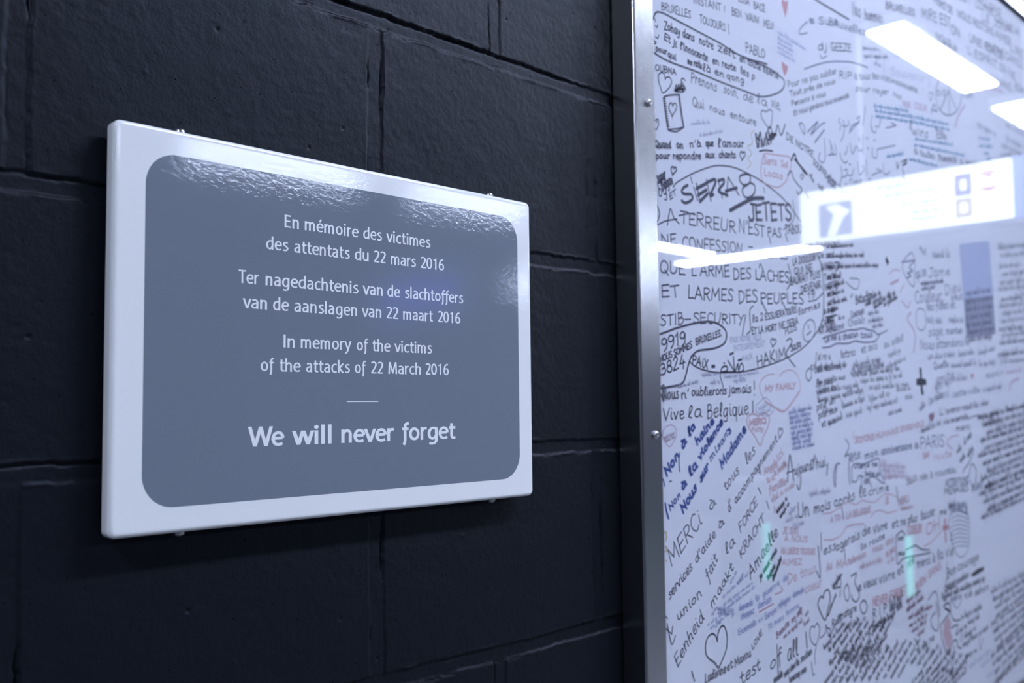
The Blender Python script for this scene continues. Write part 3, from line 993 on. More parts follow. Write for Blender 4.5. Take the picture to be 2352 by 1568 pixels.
msg('r2', 'teal', 1.6).S(665, 130, 1010, 165, 42, 2, 10, 62, .02).S(1050, 215, 1510, 285, 40, 1).S(1040, 285, 1680, 420, 40).S(710, 430, 940, 385, 40).S(980, 455, 1340, 545, 38).S(1810, 205, 1970, 225, 42).S(1810, 300, 1990, 310, 42).S(1870, 385, 1950, 395, 40).S(1900, 455, 1960, 460, 36).done()
msg('r1', 'pink', 2.2).T('ROUE', 905, 1270, 995, 1285, 60).T('COEUR', 1040, 1300, 1195, 1330, 70).P([(1640, 1260), (1560, 1400), (1530, 1520)], 5).S(1870, 1040, 2150, 1130, 60).done()
m = msg('r1', 'grey', 1.8)
m.P([(150, 1410), (135, 1450), (160, 1490), (150, 1560)]).P([(180, 1500), (230, 1510), (260, 1470), (250, 1440)]).P([(270, 1560), (300, 1500), (370, 1460), (390, 1390), (350, 1420)], 2.2).P([(455, 1270), (440, 1400), (425, 1500)]).P([(540, 1380), (525, 1470), (540, 1560)]).P([(570, 1500), (610, 1520), (640, 1420)]).P([(700, 1530), (820, 1500), (760, 1470)], 2.2).P([(1010, 1400), (985, 1500), (1000, 1561)])
m.done()
m = msg('r2', 'grey', 1.8)
m.P([(190, -20), (205, 60), (190, 170), (160, 235)]).P([(260, 135), (320, 60), (390, 0)]).P([(525, 0), (530, 100), (575, 130), (580, 90)]).P([(45, 270), (40, 390), (10, 390)]).P([(90, 260), (110, 380), (60, 390)]).P([(150, 370), (170, 450), (210, 490), (240, 470)]).P([(240, 290), (225, 370), (205, 385)]).P([(270, 250), (300, 380), (345, 290), (380, 345), (420, 330)]).P([(425, 150), (425, 380)]).P([(540, 310), (540, 400), (580, 435), (595, 390), (600, 330), (680, 310), (810, 280)], 2.1)
m.P([(380, 190), (385, 230)], 3).P([(470, 190), (480, 200)], 3).P([(560, 215), (570, 222)], 3).P([(480, 310), (492, 318)], 3)
m.P([(160, 530), (175, 640), (155, 720)]).P([(180, 660), (230, 640), (235, 570), (200, 580)]).P([(240, 630), (290, 640), (315, 560)]).P([(360, 480), (385, 630), (440, 570), (420, 520)]).P([(465, 450), (470, 640)]).P([(530, 640), (590, 610), (650, 590), (590, 560)]).P([(670, 500), (680, 620), (740, 610), (735, 580)]).P([(265, 505), (275, 512)], 3).P([(500, 680), (510, 688)], 3).done()
msg('r2', w=1.6).T('wins', 1010, 150, 1210, 195, 110).T('Elle', 1310, 190, 1425, 215, 90).P([(1290, 70), (1300, 110)]).P([(1010, 0), (990, 90)]).T('\u00e0', 1035, 380, 1080, 390, 70).T('toutes', 1105, 405, 1285, 450, 80).T("l'humanit\u00e9", 1330, 465, 1545, 490, 80).T('\u00e0 jamais', 1590, 510, 1810, 520, 70).done()
msg('r2', w=2.4).P([(825, 480), (840, 560), (850, 500)]).P([(880, 480), (950, 450), (900, 520), (955, 490)]).P([(900, 560), (930, 700), (890, 650), (950, 690)]).P([(850, 650), (840, 720)]).P([(790, 650), (800, 710)]).done()
msg('r2', 'grey', 1.5).S(0, 650, 120, 780, 70, 2, 0, 70).T('Coeur', 270, 770, 420, 740, 80).P([(130, 740), (200, 840), (250, 780), (220, 740), (190, 790), (150, 740)], 1.8).S(1790, 50, 2050, 200, 90).S(2130, 50, 2352, 180, 90).S(2080, 300, 2352, 420, 80).S(2080, 420, 2200, 400, 60).S(2140, 220, 2352, 330, 90).done()
# --- middle left
m = msg('c2', w=1.7).T('Quand', 130, 312, 322, 318, 90).T('on', 385, 316, 470, 318, 85).T("n'\u00e0", 540, 308, 680, 300, 85).T('que', 735, 295, 832, 292, 85).T("l'amour", 885, 302, 1195, 305, 95)
m.T('pour', 135, 448, 305, 440, 80).T('repondre', 340, 448, 682, 450, 85).T('aux', 730, 432, 842, 435, 80).T('chants', 895, 432, 1095, 438, 85).heart(1174, 412, 62, 110, .1).done()
m = msg('c2', w=1.9)
m.T('super', 160, 740, 265, 680, 120, w=2.0).T('Belgan', 215, 830, 350, 740, 120, w=2.0).T('bg', 170, 900, 280, 880, 150, w=1.8).T('ET', 310, 935, 390, 870, 70, w=1.6).heart(348, 590, 65, 105, .2, 2.2).P([(250, 610), (215, 700), (165, 740)]).done()
m = msg('c2', w=1.6).P([(345, 785), (380, 735), (450, 690), (600, 610), (800, 537), (920, 524), (1080, 548), (1240, 618), (1400, 708), (1600, 860), (1720, 980), (1800, 1090), (1880, 1200)], 1.9)
m.P([(520, 760), (470, 790), (450, 840), (490, 865), (560, 870), (580, 910), (550, 950), (490, 972), (450, 945)], 3.8)
m.P([(555, 660), (575, 735)], 1.9).P([(590, 780), (640, 945)], 1.9, curve=False)
m.P([(625, 735), (668, 970)], 2.4, curve=False).P([(625, 800), (740, 740)], 4.6, curve=False).P([(645, 880), (745, 815)], 4.4, curve=False).P([(668, 955), (760, 860)], 4.4, curve=False)
m.P([(745, 690), (800, 950)], 2.2, curve=False).P([(745, 730), (840, 690), (850, 740), (790, 880), (830, 870)], 4.2)
m.P([(885, 680), (935, 915)], 2.0, curve=False).P([(885, 710), (950, 690), (950, 740), (890, 830), (1000, 880)], 4.0)
m.P([(1005, 660), (985, 900)], 2.2, curve=False).P([(1005, 660), (1135, 880)], 2.2, curve=False).P([(975, 830), (1110, 790)], 4.2, curve=False)
m.P([(1210, 625), (1150, 650), (1145, 700), (1190, 755), (1255, 740), (1272, 690), (1260, 635), (1210, 625)], 2.8).P([(1240, 755), (1185, 790), (1180, 850), (1215, 905), (1280, 895), (1325, 840), (1320, 760), (1270, 730)], 2.8)
m.P([(1030, 1062), (1150, 995), (1300, 922), (1432, 916)], 5.4)
m.T('JETETS', 1250, 1175, 1770, 1185, 200, w=3.6).P([(1435, 790), (1445, 850)], 1.6).P([(1780, 940), (1800, 1120), (1760, 1220), (1670, 1290)], 1.6).done()
m = msg('c2', w=1.8).P([(158, 1015), (182, 1110), (150, 1230), (250, 1190), (390, 1165)]).P([(275, 1240), (310, 1045), (355, 1150), (418, 1222)])
m.T('TERREUR', 430, 1215, 1100, 1335, 150).T("N'EST", 1135, 1325, 1445, 1380, 150).T('PAS', 1480, 1375, 1650, 1385, 110).T('TABOU', 1690, 1345, 1890, 1330, 100).P([(1500, 1380), (1515, 1460)]).P([(1690, 1345), (1720, 1430)]).P([(415, 1125), (500, 1105), (598, 1098)])
m.T('NE', 205, 1480, 390, 1470, 120).T('CONFESSION', 455, 1520, 1180, 1580, 140).P([(1250, 1500), (1300, 1505)])
m.done()
m = msg('c3', w=1.9).T('QUE', 185, 352, 490, 372, 150).T("L'ARME", 565, 380, 1025, 398, 145).T('DES', 1070, 432, 1285, 415, 140).T('LACHES', 1330, 425, 1740, 465, 130).P([(1375, 285), (1392, 240), (1415, 295)])
m.T('ET', 205, 640, 420, 632, 150).T('LARMES', 525, 655, 1070, 695, 150).T('DES', 1130, 715, 1360, 695, 145).T('PEUPLES', 1395, 718, 1915, 718, 130).P([(1400, 680), (1470, 825)]).P([(1660, 700), (1700, 800)])
m.T("N'EN ES", 1395, 165, 1725, 185, 105)
m.T('STIB', 190, 985, 480, 960, 140, w=1.7).T('-', 480, 960, 570, 955, 120, w=1.7).T('SECURITY', 585, 950, 1200, 965, 125, w=1.7).P([(1215, 850), (1190, 1000), (1175, 1095)], 1.7)
m.done()
msg('c3', w=1.7).P([(1305, 745), (1265, 800), (1270, 960), (1270, 1040), (1230, 1082)]).T('la 2', 1300, 945, 1430, 915, 85, w=1.4).T('ESSUIERA', 1450, 918, 1690, 860, 75, w=1.4).T('TOUTES', 1700, 860, 1830, 820, 75, w=1.4).T('larmes', 1850, 860, 2110, 760, 80, w=1.5).T('ET LA MORT', 1290, 1090, 1590, 1035, 80, w=1.5).T('NE SERA', 1620, 1030, 1850, 960, 85, w=1.5).T('PLUS', 1690, 1095, 1830, 1030, 85, w=1.4).done()
m = msg('c3', w=2.0).P([(185, 1082), (280, 1050), (380, 1012), (560, 962), (740, 932), (860, 950), (960, 1020), (985, 1100), (960, 1190), (880, 1240), (790, 1262), (650, 1282), (570, 1345), (530, 1440), (500, 1560), (470, 1650), (420, 1690), (300, 1715), (190, 1735)], 2.6)
m.T('9919', 210, 1275, 505, 1190, 150).T('NOUS SOMMES', 190, 1425, 575, 1245, 80, w=1.6).T('BRUXELLES.', 620, 1215, 930, 1100, 80, w=1.6).T('3824', 195, 1580, 490, 1470, 145).done()
m = msg('c3', w=1.8).T('PAiX', 570, 1440, 760, 1510, 115).T('=', 805, 1500, 850, 1500, 60, w=2.4).P([(915, 1530), (935, 1480), (985, 1470), (990, 1520), (930, 1540), (1050, 1535)], 2.4).P([(1000, 1400), (1080, 1530)], 2.0).P([(1065, 1350), (1085, 1530), (1120, 1440), (1130, 1520), (1160, 1430), (1190, 1500), (1140, 1540), (1050, 1535)], 2.2).P([(1025, 1325), (1065, 1310)], 3).P([(1125, 1400), (1165, 1385)], 3).P([(950, 1430), (960, 1432)], 2.4)
m.T('HAKIM', 1350, 1480, 1700, 1370, 135).P([(1705, 1165), (1745, 1135), (1770, 1170), (1730, 1250), (1700, 1320), (1750, 1400), (1810, 1475)], 2.0).T('soso', 1760, 1300, 1885, 1230, 100, w=2.0).heart(1543, 1190, 65, 105, .15, 1.6)
m.P([(560, 1345), (545, 1400), (580, 1450), (700, 1510), (900, 1545), (1200, 1530), (1500, 1452), (1750, 1345), (1960, 1195), (2120, 960), (2150, 700), (2130, 300), (2070, 130), (2030, 60)], 1.8)
m.P([(910, 1545), (910, 1600), (935, 1680), (950, 1760)], 1.6).done()
msg('c3', 'grey', 1.7, 'face_drawing').P([(1975 + 72 * math.sin(a) + 18 * math.cos(a), 1040 - 132 * math.cos(a)) for a in np.linspace(0, 6.28, 24)], curve=False).P([(1965, 975), (1972, 1020)], 2.2).P([(1950, 1095), (2000, 1045)], 2.2).done()
m = msg('c3', w=1.4).T('UN DAUPHIN', 1780, 130, 2030, 70, 85).T('LA DOULEUR', 1780, 260, 2060, 190, 85).T('QUI NE', 1800, 375, 2020, 320, 85).T('SAURAIT PLUS', 1750, 500, 2110, 400, 90).T('DEVENIR', 1880, 590, 2120, 520, 85).T('19', 1960, 660, 2050, 630, 75).P([(1720, 240), (1760, 420), (1710, 550), (1770, 430)], 1.6).P([(1965, 690), (2060, 670), (2140, 590)], 1.6).done()
msg('c3', 'faint', 1.2).T('PAIX NOTRE VILLE', 1030, 1190, 1410, 1150, 70).T('INTEGREMENT', 1070, 1290, 1450, 1230, 70).T('PAIX', 1180, 1420, 1300, 1380, 70).done()
msg('c2', 'orange', 2.2, 'speech_bubble').P([(1430, 390), (1480, 380), (1600, 400), (1740, 425), (1760, 520), (1710, 690), (1650, 760), (1590, 785), (1500, 760), (1420, 710), (1400, 560), (1430, 390)], 2.2).T('Sierra', 1425, 505, 1590, 525, 90).T('Sol', 1640, 530, 1720, 560, 70).T('Locos', 1440, 640, 1660, 690, 80).done()
m = msg('c2', w=1.8).S(1350, 300, 1560, 260, 130, 2, -10, -70, 2.2).P([(1330, 140), (1360, 310), (1390, 120), (1420, 290), (1500, 60), (1560, 180), (1600, 40), (1640, 160), (1690, 30)], 2.2).P([(1380, 352), (1450, 340), (1540, 350)], 2.4).P([(1480, 215), (1550, 195), (1500, 170), (1580, 150), (1520, 140)], 3).T('DE NOTRE', 1700, 200, 2030, 430, 80, w=1.5).T('SOUFFRANCE', 2020, 500, 2290, 800, 80, w=1.5)
m.P([(1760, 465), (1800, 385), (1830, 460), (1850, 500), (1880, 540), (1910, 590), (1950, 620), (1800, 440), (1930, 600)], 3.2).P([(1720, 640), (1760, 590), (1790, 680), (1850, 760), (1890, 810), (1850, 870), (1830, 830)], 2.2).S(1980, 640, 2030, 730, 60, w=2).S(2080, 770, 2150, 860, 70, w=2).S(1930, 870, 1990, 950, 70, w=1.8).P([(1870, 640), (1890, 690), (1910, 640), (1880, 630)], 1.6)
m.done()
m = msg('c2', 'grey', 1.8).P([(2110, 370), (2090, 440), (2140, 490), (2170, 420), (2160, 200)]).P([(2220, 220), (2270, 360), (2220, 400)]).P([(1860, 20), (1880, 80), (1920, 150), (1920, 60), (1880, 10), (1855, 40)], 2).P([(1960, 120), (2080, 0), (2000, 150), (2110, 40), (2170, 10)], 2.2).P([(2045, 245), (2160, 95)], 2.6).done()
m = msg('c3', w=1.5).T('PARFOIS', 2060, 60, 2352, 30, 80).T('ANNEE', 2120, 320, 2270, 300, 80).T('Toute', 2160, 440, 2300, 410, 80).T('NOTRE', 2170, 560, 2330, 520, 80).T('etait', 2200, 640, 2320, 600, 80).T('une', 2210, 740, 2290, 700, 80).T('la chaise', 2150, 850, 2300, 800, 80).P([(2170, 880), (2300, 850)], 1.6).T("L'ANNEE", 2130, 990, 2280, 950, 75).T('NOT JAMAIS', 2090, 1080, 2300, 1040, 75).T('De cent', 2090, 170, 2280, 160, 75)
m.done()
# --- lines right of the middle
m = msg('r3', w=1.6).S(0, 50, 330, 30, 60, w=1.5).S(0, 165, 470, 150, 60, w=1.9).S(0, 290, 660, 270, 60, w=1.7).S(0, 430, 190, 395, 70, w=2.2).S(0, 540, 210, 470, 60, w=2.0).S(0, 630, 220, 570, 60, w=1.7).S(0, 740, 250, 670, 60, w=1.8).S(0, 830, 140, 780, 60, w=2).S(0, 950, 90, 920, 60, w=1.7).P([(0, 878), (60, 865), (120, 850)], 1.8).heart(110, 275, 60, 120, .1, 1.8).P([(710, 155), (720, 250), (700, 180), (735, 220)], 3.2).done()
m = msg('r3', w=1.7).T('Bataclan', 340, 725, 540, 660, 110).S(455, 745, 530, 705, 60, w=2.2).S(540, 660, 640, 590, 70, 3, 10, 60, 2.0).S(660, 690, 820, 590, 70, 2, 20, 60, 2.2).P([(220, 450), (290, 520), (350, 540), (380, 470), (370, 420), (270, 410)], 1.4).P([(300, 600), (280, 640)], 2).done()
msg('r3', 'grey', 1.5).T('Courage', 280, 890, 440, 830, 85).S(490, 850, 640, 820, 55).S(490, 940, 660, 910, 55).T('Choisir', 250, 990, 450, 940, 80).T("J'aime", 30, 1070, 200, 1010, 90).S(540, 1010, 660, 980, 55).S(130, 910, 210, 890, 55).done()
m = msg('r3', 'grey', 2.0).P([(-60, 1130), (0, 1105), (120, 1070), (240, 1032), (340, 1025), (420, 1008), (500, 1030), (560, 1042), (610, 1082), (720, 1030)], 2.2).P([(-60, 1240), (30, 1230), (110, 1190), (240, 1190), (330, 1160), (430, 1175), (560, 1165), (600, 1130), (620, 1090)], 2.2).T('Le vie', -30, 1180, 110, 1140, 70).T('a chacun', 130, 1150, 370, 1110, 75).T('tous', 400, 1130, 540, 1110, 75)
m.done()
m = msg('r3', 'black', 1.5).T("j'ai re\u00e7u", -140, 1390, 40, 1380, 90).T('lettres', 165, 1370, 340, 1330, 90).T('et avis', 410, 1310, 600, 1250, 85).T('au soleil', 680, 1250, 910, 1160, 80).S(-110, 1500, 240, 1460, 70).S(330, 1470, 660, 1390, 75).S(730, 1360, 880, 1290, 75).S(280, 1570, 680, 1480, 75).S(700, 1500, 950, 1380, 75).done()
m = msg('r4', 'black', 1.6)
for k, (a, b, c, d) in enumerate([(-120, 70, 230, 20), (300, 50, 700, -10), (-130, 230, 250, 150), (300, 140, 880, 50), (-130, 340, 370, 250), (400, 210, 940, 130), (-110, 440, 440, 310), (500, 290, 980, 240), (-60, 560, 130, 540), (180, 510, 460, 410), (500, 430, 760, 350), (830, 310, 990, 290), (20, 720, 200, 620), (230, 620, 420, 560), (480, 530, 840, 440), (730, 600, 900, 540), (930, 400, 1010, 390)]):
    m.S(a, b, c, d, 78, w=1.5 if k % 3 else 1.9, rag=.05)
m.done()
msg('c4', 'black', 1.6).T('Plus est', 2000, 100, 2270, 50, 110).T('Je suis', 2060, 260, 2260, 210, 90).T("j'vivre en", 2080, 350, 2300, 290, 90).T('pour un', 2070, 540, 2290, 440, 85).T('pour nos', 2090, 640, 2300, 560, 85).T('et que', 2130, 740, 2290, 680, 80).P([(2000, 20), (1950, 60), (1940, 130), (1975, 180), (2010, 120)], 2).done()
m = msg('r4', 'dark', 1.6, 'cross_drawing').F([(1098, 25), (1126, 20), (1132, 140), (1108, 140)]).F([(1062, 160), (1110, 140), (1180, 160), (1190, 222), (1140, 235), (1065, 232)]).F([(1112, 230), (1138, 230), (1152, 345), (1124, 348)])
m.done()
msg('r4', 'red', name='heart_drawing').F([(1712, 90), (1735, 100), (1752, 88), (1750, 120), (1730, 165), (1715, 120)]).done()
msg('r4', 'brown', name='heart_drawing').F([(1212, 590), (1235, 560), (1255, 570), (1275, 545), (1280, 610), (1250, 675), (1215, 630)]).done()
msg('r4', 'grey', 1.6).T('De nous', 1220, 470, 1370, 370, 80).S(1105, 550, 1200, 450, 80).T('amitie', 1310, 230, 1520, 150, 120).T('Dans', 1310, 410, 1450, 370, 100).T('cette ville', 1500, 380, 1820, 320, 80).S(1860, 320, 2100, 260, 80).S(1500, 190, 1670, 160, 90).T('espoir', 1900, 150, 2110, 100, 70).S(1290, 300, 1500, 200, 110).done()
m = msg('r4', 'black', 1.7).T('L', 1345, 590, 1390, 580, 80).T("'avenir vaut la", 1400, 580, 1800, 490, 70).S(1840, 480, 1920, 460, 70).T('vie ensemble', 1390, 700, 1680, 630, 65).P([(1680, 635), (1760, 600), (1830, 590)], 1.7).T('merci', 1540, 780, 1710, 755, 70).S(1120, 810, 1370, 700, 100).S(1900, 640, 2060, 580, 90, 2, -10, 80).done()
# --- lower left
m = msg('c4', w=1.6).T('Nous', 212, 410, 412, 395, 130).T("n'", 440, 408, 540, 395, 120).T('oublierons', 562, 362, 985, 345, 105).T('jamais', 1010, 340, 1280, 318, 105).P([(1315, 180), (1318, 280)], 1.7).P([(1316, 348), (1318, 354)], 1.8)
m.P([(200, 250), (235, 240), (232, 420), (200, 340)], 1.6)
m.T('Vive', 225, 655, 475, 635, 150).T('la', 520, 632, 690, 612, 150).T('Belgique', 750, 630, 1250, 580, 165).P([(1297, 422), (1300, 560)], 1.9).done()
m = msg('c4', 'blue', 3.4, label='thick blue diagonal handwriting').T('Non', 270, 1330, 425, 1085, 105).T('\u00e0', 460, 1010, 510, 915, 95).T('la', 540, 850, 612, 745, 100).T('haine', 630, 960, 840, 680, 95).T('\u00e0', 460, 1500, 512, 1420, 95).T('la', 550, 1335, 640, 1220, 110).T('violence', 665, 1140, 945, 690, 90).T('sur', 680, 1400, 775, 1215, 85).T('Madame', 930, 1245, 1225, 780, 105)
m.T('Nous', 465, 1770, 635, 1480, 105)
m.done()
msg('c4', 'blue', 2.0, label='thin blue diagonal handwriting').T('misans', 795, 1160, 1040, 780, 85).P([(1020, 830), (1040, 780), (1010, 760), (980, 790)]).P([(225, 1360), (245, 1440)]).P([(250, 1650), (265, 1740), (290, 1830)], 3).T('Non', 310, 1740, 440, 1560, 80).done()
msg('c4', w=1.5).P([(425, 1045), (415, 1150), (425, 1265)], 1.9).P([(300, 1388), (325, 1382)], 1.6).done()
m = msg('c5', w=1.6).T('MERCi', 320, 950, 700, 420, 215).T('\u00e0', 785, 280, 860, 200, 110).T('tous', 975, 50, 1140, -190, 125).T('les', 1230, -270, 1335, -420, 130)
m.T('services', 300, 1350, 580, 970, 120).T("d'aide", 620, 910, 860, 580, 110).T('\u00e0', 890, 505, 960, 430, 95).T("d'", 1015, 310, 1060, 210, 110).T('accompagnement', 1095, 200, 1600, -560, 95).heart(1630, -650, 52, 130, .15, 1.5)
m.T("L'", 330, 1770, 350, 1600, 190).T('union', 400, 1610, 695, 1290, 125).T('fait', 770, 1130, 885, 860, 140).T('la', 985, 810, 1090, 670, 125).T('FORCE', 1155, 545, 1360, 190, 110).P([(1365, 0), (1400, 70)], 2).P([(1380, -250), (1395, -160)], 1.6)
m.T('maakt', 810, 1460, 1075, 970, 115).T('KRACHT', 1160, 850, 1445, 390, 110).P([(1465, 160), (1495, 255)], 1.7)
m.T('Amaelle', 1275, 1100, 1610, 560, 150, w=1.9).done()
m = msg('c6', w=1.6).P([(278, 705), (335, 955), (380, 852)]).T('Eenheid', 405, 1240, 735, 640, 165).P([(580, 1290), (605, 1375)], 2.2).P([(612, 1395), (616, 1402)], 2.4)
m.P([(895, 925), (870, 850), (830, 830), (780, 870), (750, 960), (755, 1070), (790, 1130), (860, 1180), (908, 1238), (960, 1140), (1005, 1010), (1015, 880), (995, 770), (965, 732), (930, 755), (900, 840), (895, 925)], 2.3).done()
msg('c6', w=1.6).T('Ludivine', 745, 1435, 1000, 1300, 110, w=1.9).T('et', 1015, 1290, 1085, 1240, 95).T('Maxou', 1110, 1240, 1310, 1100, 105).T('LOVE', 1325, 1025, 1450, 830, 75, w=1.3).done()
m = msg('c6', 'black', 2.0).T('test', 1185, 1470, 1430, 1260, 150).T('of', 1545, 1285, 1700, 1130, 150).T('all', 1755, 1180, 1890, 1090, 220).P([(1980, 810), (1995, 1000)], 2.4).P([(1625, 960), (1640, 1330)], 2.0)
m.done()
m = msg('c5', w=2.2).T('je veux vous', 1390, 1110, 1590, 760, 65).T('Toujours', 1480, 1115, 1570, 950, 60).T('demander', 1545, 1125, 1650, 850, 65).S(1590, 310, 1710, 140, 55, w=2).S(1630, 370, 1750, 180, 55, w=2).done()
m = msg('c6', 'pale_blue', 1.3)
m.T('demande', 1160, 555, 1330, 470, 80).T('la', 1370, 440, 1410, 400, 80).T('guerre', 1450, 390, 1660, 230, 80).T('de', 1700, 200, 1760, 160, 80).T('stoppez', 1180, 660, 1345, 570, 75).T('demain', 1390, 530, 1560, 430, 80).T('Europe', 1480, 660, 1620, 560, 75).T('refugies', 1640, 520, 1790, 420, 75).T('demain', 1820, 390, 1960, 310, 75).T('Ensemble', 1150, 850, 1370, 720, 75).T('ni', 1395, 700, 1450, 660, 60).T('10 mars', 1520, 780, 1710, 650, 70).T('bonne', 1740, 610, 1895, 500, 65)
m.done()
msg('c6', 'red', 2.0).P([(1410, 562), (1500, 510), (1582, 462)]).done()
m = msg('c6', 'pale_blue', 1.1).S(1060, 220, 1140, 60, 45, 2, 90, 10, 1.4).S(960, 400, 1280, 100, 50, 1).S(970, 490, 1350, 200, 48, 2, 40, 40).S(830, 610, 900, 500, 50).S(780, 740, 1000, 560, 50, 2, 30, 40).S(880, 760, 940, 690, 50).S(890, 540, 1100, 560, 70, 2, 10, 50, 1.6).done()
msg('c6', 'brown', 1.6).T('Beaute', 1625, 890, 1780, 720, 75).T('my self', 1810, 700, 1940, 560, 75).S(1710, 890, 1960, 660, 55).S(1960, 740, 2030, 670, 60).S(1980, 620, 2015, 570, 60).done()
m = msg('c6', w=2.4, name='heart_drawing').P([(2195, 395), (2170, 370), (2140, 420), (2135, 500), (2215, 660), (2250, 540), (2280, 400), (2265, 300), (2235, 290), (2205, 330), (2195, 395)], 2.6)
m.P([(2230, 630), (2270, 560), (2290, 480), (2320, 430), (2345, 350), (2260, 600), (2300, 470), (2352, 360)], 2.2).done()
m = msg('r5', w=2.0).P([(110, 1190), (150, 1030), (160, 1160), (130, 1190), (70, 1200)], 2.2).P([(80, 1180), (175, 1030)], 2.4).P([(150, 1300), (160, 1140)], 1.8).S(65, 1200, 160, 1080, 80, w=2.2).done()
# --- lower middle
m = msg('c4', 'black', 1.8).P([(1715, 1395), (1745, 1070), (1790, 1375)], 2.3).P([(1700, 1290), (1800, 1250)]).T("ujourd'", 1800, 1310, 2030, 1240, 120).T('hui', 2060, 1240, 2180, 1200, 130)
m.P([(1870, 1270), (1875, 1400), (1855, 1485), (1830, 1430)], 2).P([(2045, 1065), (2020, 1240)], 2).P([(2200, 1175), (2190, 1310)], 2.2).done()
m = msg('r4', 'grey', 2.2).P([(215, 870), (260, 960), (210, 1080), (260, 1060), (255, 1250), (270, 1410)]).P([(100, 1180), (75, 1320), (95, 1440), (110, 1190), (150, 1170)]).T('\u00eate', 270, 1160, 400, 1090, 110, w=1.8).T('mon', 445, 1120, 610, 1070, 90).T('anniversaire', 645, 1065, 1010, 990, 90).T('\u00e0', 1040, 990, 1090, 980, 70).T('PARIS', 1110, 1000, 1400, 960, 150).done()
msg('r4', 'grey', 2.0, 'banner_drawing').P([(295, 1380), (290, 1230), (330, 1170), (440, 1170), (610, 1110), (630, 1250), (685, 1400), (620, 1370), (570, 1330), (500, 1340), (530, 1460)]).P([(300, 1385), (345, 1380), (380, 1310), (430, 1330)]).T('viens te', 320, 1230, 600, 1195, 55).T('boire un', 450, 1310, 630, 1320, 60).T('vin', 440, 1420, 500, 1400, 90).P([(400, 1330), (410, 1460), (380, 1520)]).done()
m = msg('c5', 'black', 1.8).T('Un', 1840, 370, 1985, 335, 180).T('mois', 2030, 320, 2235, 255, 130).done()
m = msg('r5', 'black', 1.9).T('apr\u00e8s', 80, 240, 330, 140, 115).T('le', 385, 120, 470, 95, 140).T('crime', 495, 100, 740, 30, 95).P([(825, -10), (850, 160)], 2.2).P([(175, 230), (195, 375)], 2.2).T('suis', 950, -30, 1070, -85, 100).T('n\u00e9e', 1105, -85, 1200, -110, 80).T('\u00e0 nouveau', 1230, -110, 1540, -190, 90).done()
m = msg('c5', 'black', 1.8).P([(2085, 700), (2110, 980), (2105, 1080), (2070, 1000)], 2.4).P([(2120, 540), (2125, 750)], 2.0).T('ess', 2150, 810, 2300, 740, 110).done()
m = msg('r5', 'black', 1.9).T('agerais', 100, 760, 390, 600, 105).T('de', 420, 590, 520, 540, 110).T('vivre', 550, 550, 720, 490, 110).T('et', 770, 490, 850, 460, 100).T('ne plus', 875, 455, 1075, 400, 100).T('laisser', 1120, 390, 1290, 330, 110).T('me', 1345, 330, 1425, 310, 75).T('la route', 400, 750, 690, 600, 70, w=1.6).P([(200, 700), (215, 830)], 2.2).done()
m = msg('r5', 'black', 2.0).P([(285, 1055), (350, 1020), (330, 1130), (385, 1280), (345, 1360), (300, 1330), (290, 1280)], 2.4).T('e veux', 370, 1240, 590, 1150, 105).T('vivre', 620, 1150, 810, 1080, 110).T('et', 840, 1050, 910, 1000, 100).T('rire', 960, 960, 1040, 900, 100).T('merci \u00e0', 1070, 960, 1290, 880, 100).T('la vie', 1320, 870, 1510, 800, 120).P([(240, 1145), (200, 1220), (215, 1320), (245, 1350), (265, 1250), (240, 1145)], 1.8).done()
m = msg('r5', 'black', 2.0).P([(820, 570), (825, 760), (840, 910), (900, 850), (1000, 820), (1210, 780), (1230, 765)], 2.2).P([(820, 580), (890, 515), (930, 570)], 2.2).P([(940, 740), (1000, 710), (1060, 690), (1130, 735), (1220, 740)], 2.2).T('non', 840, 630, 915, 620, 60).T('vous', 845, 810, 930, 800, 60)
m.done()
msg('r5', 'red', 2.2).T('NEVER', 540, 1420, 725, 1360, 105).T('FORGET', 750, 1345, 950, 1270, 110).T('RIEN', 1060, 1220, 1180, 1120, 80).T('SANS', 1210, 1080, 1360, 960, 80).done()
m = msg('r5', 'orange', 2.0).P([(-60, 310), (60, 290), (200, 190), (270, 170), (340, 200), (420, 150), (560, 170), (700, 70), (830, 110)], 1.8).P([(-40, 620), (60, 620), (160, 570), (230, 470), (330, 435), (440, 430)], 2.0).P([(520, 360), (560, 290), (640, 270), (720, 300), (830, 270)], 1.8).T('A TOI', 40, 420, 160, 380, 70).T('LA BELGIQUE', 230, 370, 520, 290, 75).T('DE', 700, 200, 740, 180, 90).T('MERCI', 850, 210, 980, 160, 80).S(880, 270, 1050, 230, 50).done()
m = msg('r5', 'orange', 2.0).T('Au', -10, 1000, 60, 960, 100).T('MA', 110, 970, 240, 930, 110).T('tolerance', 250, 920, 460, 820, 80).T('nous', 540, 780, 660, 730, 80).T('unir', 700, 690, 800, 650, 90).S(390, 970, 650, 870, 70).T('en paix', 700, 830, 810, 750, 80).S(720, 910, 800, 860, 60).done()
msg('r5', 'red', 2.2).T('COEUR', 960, 560, 1130, 530, 100).T('OH', 1180, 580, 1350, 480, 130).P([(1405, 380), (1415, 640)], 6).P([(1385, 480), (1445, 470)], 8).P([(1150, 700), (1250, 640), (1360, 520)], 1.6).done()
m = msg('c5', 'orange', 2.0).T('JE SUIS', 1660, 550, 1850, 550, 75).T('A NOUS', 1680, 640, 1960, 650, 75).T('MA LIBERTE TOUJOURS', 1640, 790, 2050, 800, 70).T('AIMEZ', 1650, 930, 1890, 920, 75).T('De tous', 1720, 1160, 2060, 1010, 120).T('coeur', 1930, 1270, 2130, 1180, 110).P([(1570, 1280), (1620, 1260), (1660, 1230), (1640, 1190)], 2.4).done()
